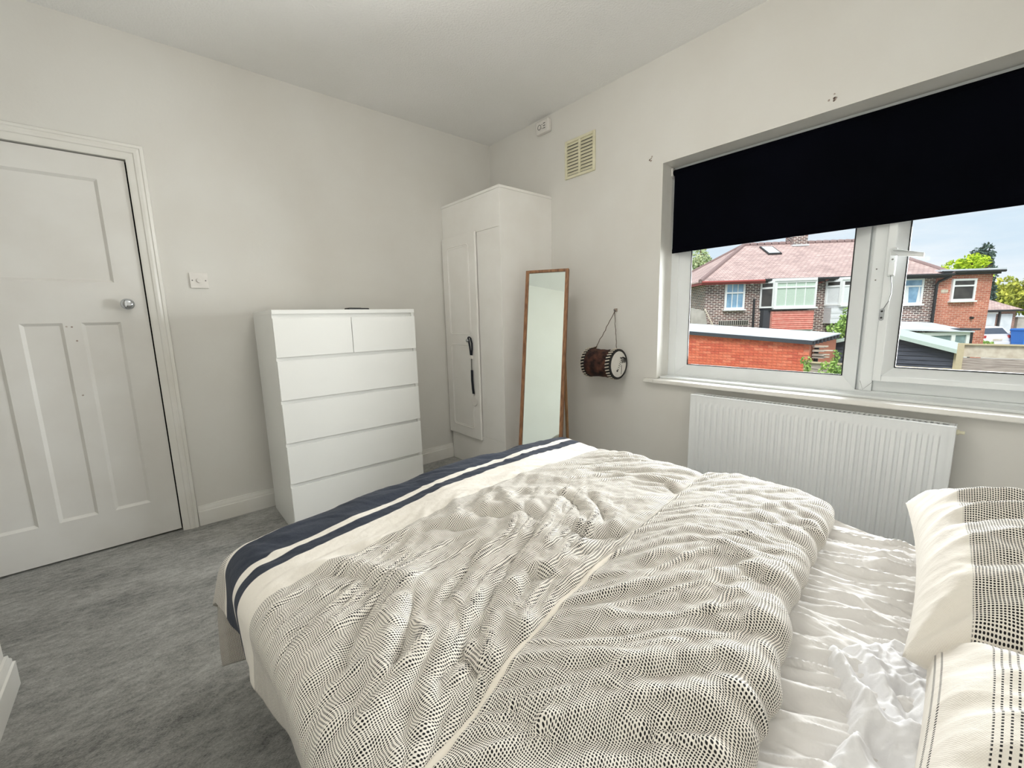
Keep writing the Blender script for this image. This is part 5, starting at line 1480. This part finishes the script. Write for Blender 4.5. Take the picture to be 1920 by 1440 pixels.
# ------------------------------------------------------------------ far right: outbuilding, wall, car, bin
ob = thing('outbuilding', 'low brown outbuilding with grey doors and pitched roof', 'outbuilding', (45, -2.8, -1.45))
OU = Vector((0.70, -0.715, 0)); ON = Vector((-0.715, -0.70, 0)); OO = Vector((43.3, -2.2, 0))
MO = Matrix(((OU.x, ON.x, 0, OO.x), (OU.y, ON.y, 0, OO.y), (0, 0, 1, 0), (0, 0, 0, 1)))
o = obj('wall', MB().box(-2.5, 2.3, -4, 0, -1.45, 0.86, MO), M['brick_out'], ob); wall_uv(o, OU, ON)
o = obj('roof', MB().add([MO @ Vector(p) for p in ((-2.8, 0.3, 0.86), (2.6, 0.3, 0.86), (2.6, -4.3, 0.86), (-2.8, -4.3, 0.86), (-1.4, -2, 2.1), (0.9, -2, 2.1))], [(0, 1, 5, 4), (1, 2, 5), (2, 3, 4, 5), (3, 0, 4), (0, 3, 2, 1)]), M['roof_tile'], ob); wall_uv(o, OU, ON)
obj('gutter', MB().tube([MO @ Vector((-2.8, 0.32, 0.84)), MO @ Vector((2.6, 0.32, 0.84))], 0.07, 8), M['gutter'], ob)
obj('garage_door', MB().box(-1.6, 0.95, 0.0, 0.06, -1.4, 0.60, MO), M['felt'], ob)
obj('garage_door', MB().box(1.30, 2.05, 0.0, 0.06, -1.4, 0.60, MO), M['felt'], ob)
obj('lintel', MB().box(-1.7, 1.05, 0.0, 0.08, 0.60, 0.74, MO), M['white_frame'], ob)
obj('downpipe', MB().tube([MO @ Vector((1.14, 0.1, 0.8)), MO @ Vector((1.10, 0.1, -1.4))], 0.06, 8), M['gutter'], ob)
adopt(ob)
o = obj('yard_wall', MB().box(2.6, 8.0, -0.4, -0.1, -1.45, 0.30, MO).box(2.55, 8.0, -0.45, -0.05, 0.30, 0.36, MO), M['concrete'])
tag(o, 'plain grey yard wall right of the outbuilding', 'wall')

car = thing('parked_car', 'white parked car behind the pale fence', 'car', (34.6, -3.2, -1.45))
CU = Vector((0.72, -0.69, 0)); CN = Vector((-0.69, -0.72, 0)); CO = Vector((34.55, -3.12, -1.45))
MC = Matrix(((CU.x, CN.x, 0, CO.x), (CU.y, CN.y, 0, CO.y), (0, 0, 1, CO.z), (0, 0, 0, 1)))
def car_loft(secs):
    """secs: (depth, half width bottom, half width top, z bottom, z top)"""
    m_ = MB(); n_ = 10
    for d, wb, wt, zb, zt in secs:
        ring = [(-wb, zb), (wb, zb), (wb*1.03, zb+(zt-zb)*0.45), (wt, zt-0.05), (wt*0.9, zt), (-wt*0.9, zt), (-wt, zt-0.05), (-wb*1.03, zb+(zt-zb)*0.45)]
        m_.v += [tuple(MC @ Vector((a, d, b))) for a, b in ring]
    k = 8
    for i in range(len(secs)-1):
        for j in range(k):
            l = (j+1) % k
            m_.f.append((i*k+j, i*k+l, (i+1)*k+l, (i+1)*k+j))
    m_.f += [tuple(range(k)), tuple((len(secs)-1)*k+j for j in range(k-1, -1, -1))]
    return m_
o = obj('body', car_loft([(0.0, 0.84, 0.80, 0.30, 0.72), (-0.12, 0.92, 0.88, 0.24, 0.98), (-0.5, 0.95, 0.90, 0.22, 1.02), (-2.2, 0.95, 0.92, 0.22, 1.00), (-3.6, 0.93, 0.84, 0.22, 0.92), (-4.2, 0.86, 0.70, 0.30, 0.72)]), M['car_white'], car, bevel=0.03); smooth_angle(o, 40)
o = obj('cabin', car_loft([(-0.10, 0.84, 0.80, 0.92, 1.00), (-0.42, 0.84, 0.68, 0.92, 1.42), (-1.2, 0.84, 0.66, 0.92, 1.50), (-2.3, 0.84, 0.66, 0.92, 1.44), (-3.0, 0.84, 0.80, 0.90, 0.98)]), M['car_white'], car); smooth_angle(o, 40)
obj('rear_window', MB().prism([MC @ Vector(p) for p in ((-0.66, -0.13, 1.03), (0.66, -0.13, 1.03), (0.56, -0.38, 1.36), (-0.56, -0.38, 1.36))], FN*0.02), M['car_glass'], car)
for s in (-1, 1):
    obj('side_window', MB().prism([MC @ Vector(p) for p in ((s*0.85, -0.55, 1.02), (s*0.85, -2.6, 1.02), (s*0.71, -2.2, 1.38), (s*0.71, -0.62, 1.38))], CU*(s*0.02)), M['car_glass'], car)
    obj('tail_lamp', MB().box(s*0.62, s*0.90, -0.09, 0.0, 0.80, 0.95, MC), M['lamp_red'], car)
    obj('wing_mirror', MB().box(s*0.94, s*1.10, -2.75, -2.65, 0.98, 1.12, MC), M['car_white'], car)
    for d in (-0.8, -3.4):
        obj('wheel', MB().tube([MC @ Vector((s*0.74, d, 0.32)), MC @ Vector((s*0.96, d, 0.32))], 0.32, 20), M['tyre'], car)
obj('bumper', MB().box(-0.86, 0.86, -0.10, 0.06, 0.30, 0.58, MC), M['car_white'], car, bevel=0.03)
obj('number_plate', MB().box(-0.26, 0.26, 0.0, 0.02, 0.64, 0.75, MC), M['wood_pale'], car)
adopt(car)

bn = thing('wheelie_bin', 'blue wheelie bin beside the white car', 'bin', (34.9, -4.0, -1.45))
BO = Vector((34.95, -4.10, -1.45)); MBn = Matrix(((CU.x, CN.x, 0, BO.x), (CU.y, CN.y, 0, BO.y), (0, 0, 1, BO.z), (0, 0, 0, 1)))
def frus(w0, w1, z0, z1, d0, d1):
    p = [MBn @ Vector(q) for q in ((-w0, -d0, z0), (w0, -d0, z0), (w0, d0, z0), (-w0, d0, z0), (-w1, -d1, z1), (w1, -d1, z1), (w1, d1, z1), (-w1, d1, z1))]
    return MB().add(p, [(0, 3, 2, 1), (4, 5, 6, 7), (0, 1, 5, 4), (1, 2, 6, 5), (2, 3, 7, 6), (3, 0, 4, 7)])
obj('tub', frus(0.30, 0.42, 0.06, 1.22, 0.28, 0.36), M['bin_blue'], bn, bevel=0.03)
obj('lid', frus(0.45, 0.43, 1.22, 1.34, 0.40, 0.36), M['bin_blue'], bn, bevel=0.03)
obj('handle', MB().tube([MBn @ Vector((-0.35, -0.42, 1.22)), MBn @ Vector((0.35, -0.42, 1.22))], 0.03, 8), M['bin_blue'], bn)
for s in (-1, 1):
    obj('wheel', MB().tube([MBn @ Vector((s*0.26, -0.3, 0.12)), MBn @ Vector((s*0.34, -0.3, 0.12))], 0.12, 14), M['tyre'], bn)
adopt(bn)

# ------------------------------------------------------------------ trees and shrubs: trunk, branches, crown of single leaves
def crown_leaves(c, r, n, size, seed, lumps=9, top_taper=0.0, lump_r=0.45):
    rs = np.random.RandomState(seed)
    L = []
    for i in range(lumps):
        d = rs.normal(size=3); d /= np.linalg.norm(d)
        k = rs.uniform(0.2, 0.75)
        p = np.array(c)+d*np.array(r)*k
        if top_taper:
            h = (p[2]-c[2]+r[2])/(2*r[2]); p[:2] = np.array(c[:2])+(p[:2]-np.array(c[:2]))*(1-top_taper*np.clip(h, 0, 1))
        L.append((p, lump_r*rs.uniform(0.7, 1.15)*(1-0.5*top_taper*np.clip((p[2]-c[2]+r[2])/(2*r[2]), 0, 1))))
    per = n//lumps
    vs_ = []
    for p, q in L:
        d = rs.normal(size=(per, 3)); d /= np.linalg.norm(d, axis=1)[:, None]
        rad = q*rs.uniform(0.45, 1.0, size=(per, 1))**0.6
        o_ = p+d*rad*np.array(r)
        a = rs.normal(size=(per, 3)); a /= np.linalg.norm(a, axis=1)[:, None]
        b = np.cross(a, rs.normal(size=(per, 3))); b /= np.linalg.norm(b, axis=1)[:, None]
        s = size*rs.uniform(0.6, 1.3, size=(per, 1))
        vs_.append(np.stack([o_-a*s, o_+b*s*0.5, o_+a*s, o_-b*s*0.5], 1))
    V = np.concatenate(vs_).reshape(-1, 3)
    me = bpy.data.meshes.new('crown')
    nf = len(V)//4
    me.vertices.add(len(V)); me.vertices.foreach_set('co', V.ravel())
    me.loops.add(nf*4); me.loops.foreach_set('vertex_index', np.arange(nf*4, dtype=np.int32))
    me.polygons.add(nf); me.polygons.foreach_set('loop_start', (np.arange(nf)*4).astype(np.int32))
    me.update(calc_edges=True); me.validate()
    return me
def tree(name, label, cat, base, c, r, n, size, m_, seed, lumps=9, taper=0.0, lump_r=0.45, trunk=0.15, group=None):
    t = thing(name, label, cat, base, group)
    o_ = link('crown', crown_leaves(c, r, n, size, seed, lumps, taper, lump_r), m_, t); o_['kind'] = 'stuff'
    rs = random.Random(seed)
    obj('trunk', MB().tube([base, ((base[0]+c[0])/2, (base[1]+c[1])/2, (base[2]+c[2])/2), (c[0], c[1], c[2]+r[2]*0.6)], [trunk, trunk*0.8, trunk*0.25], 8), M['bark'], t)
    for k in range(5):
        a = rs.uniform(0, 6.28)
        obj('branch', MB().tube([(c[0], c[1], c[2]-r[2]*0.4+k*0.2*r[2]), (c[0]+math.cos(a)*r[0]*0.6, c[1]+math.sin(a)*r[1]*0.6, c[2]+rs.uniform(-0.2, 0.5)*r[2])], [trunk*0.4, trunk*0.12], 6), M['bark'], t)
    adopt(t); return t
tree('conifer', 'dark grey green conifer rising behind the brick extension', 'tree', (49.3, -1.3, GZ), (49.3, -1.4, 3.3), (2.0, 2.0, 3.7), 12000, 0.14, M['leaf_dark'], 3, 40, 0.72, 0.36, 0.3, 'trees behind the houses')
tree('lime_tree', 'bright lime green tree above the extension roof', 'tree', (40.0, -1.45, GZ), (40.0, -1.5, 3.3), (1.55, 1.55, 1.2), 4200, 0.12, M['leaf_lime'], 5, 16, 0.1, 0.45, 0.2, 'trees behind the houses')
tree('broadleaf_tree', 'yellow green tree behind the outbuilding roof', 'tree', (67.5, -2.9, GZ), (67.5, -2.9, 1.8), (2.2, 2.2, 2.1), 3600, 0.22, M['leaf_yellow'], 7, 14, 0.0, 0.5, 0.3, 'trees behind the houses')
tree('broadleaf_tree', 'taller yellow green tree at the far right of the window', 'tree', (70.0, -5.6, GZ), (70.0, -5.6, 2.4), (2.4, 2.6, 2.7), 4200, 0.22, M['leaf_yellow'], 9, 14, 0.0, 0.5, 0.3, 'trees behind the houses')
tree('birch_tree', 'pale leafy birch behind the left end of the pink roof', 'tree', (28.6, 11.6, GZ), (28.6, 11.6, 4.3), (1.5, 1.5, 2.6), 3200, 0.10, M['leaf_birch'], 11, 18, 0.2, 0.34, 0.12, 'trees behind the houses')
tree('shrub', 'leafy green shrub between the orange garage and white bay', 'shrub', (15.8, 0.45, GZ), (15.8, 0.42, 0.48), (0.5, 0.72, 0.74), 2200, 0.065, M['leaf_green'], 13, 16, 0.1, 0.36, 0.03, 'garden shrubs')
tree('shrub', 'sprawling fresh green shrub in front of the low fence', 'shrub', (7.8, -0.95, GZ), (7.8, -0.98, -0.10), (0.20, 0.42, 0.30), 620, 0.035, M['leaf_green'], 15, 10, 0.0, 0.42, 0.02, 'garden shrubs')
tree('shrub', 'slim leafy shoot rising above the low fence', 'shrub', (7.85, -0.93, GZ), (7.85, -0.93, 0.22), (0.09, 0.13, 0.24), 140, 0.035, M['leaf_green'], 17, 6, 0.2, 0.42, 0.012, 'garden shrubs')
tree('shrub', 'small leafy shoot at the right end of the orange wall', 'shrub', (7.8, -0.50, GZ), (7.8, -0.50, 0.06), (0.09, 0.14, 0.24), 160, 0.035, M['leaf_green'], 19, 6, 0.2, 0.42, 0.012, 'garden shrubs')
tree('shrub', 'low green shrub in front of the white car', 'shrub', (32.2, -2.55, -1.45), (32.2, -2.6, -0.95), (0.9, 0.9, 0.32), 700, 0.09, M['leaf_green'], 21, 8, 0.0, 0.45, 0.05, 'garden shrubs')
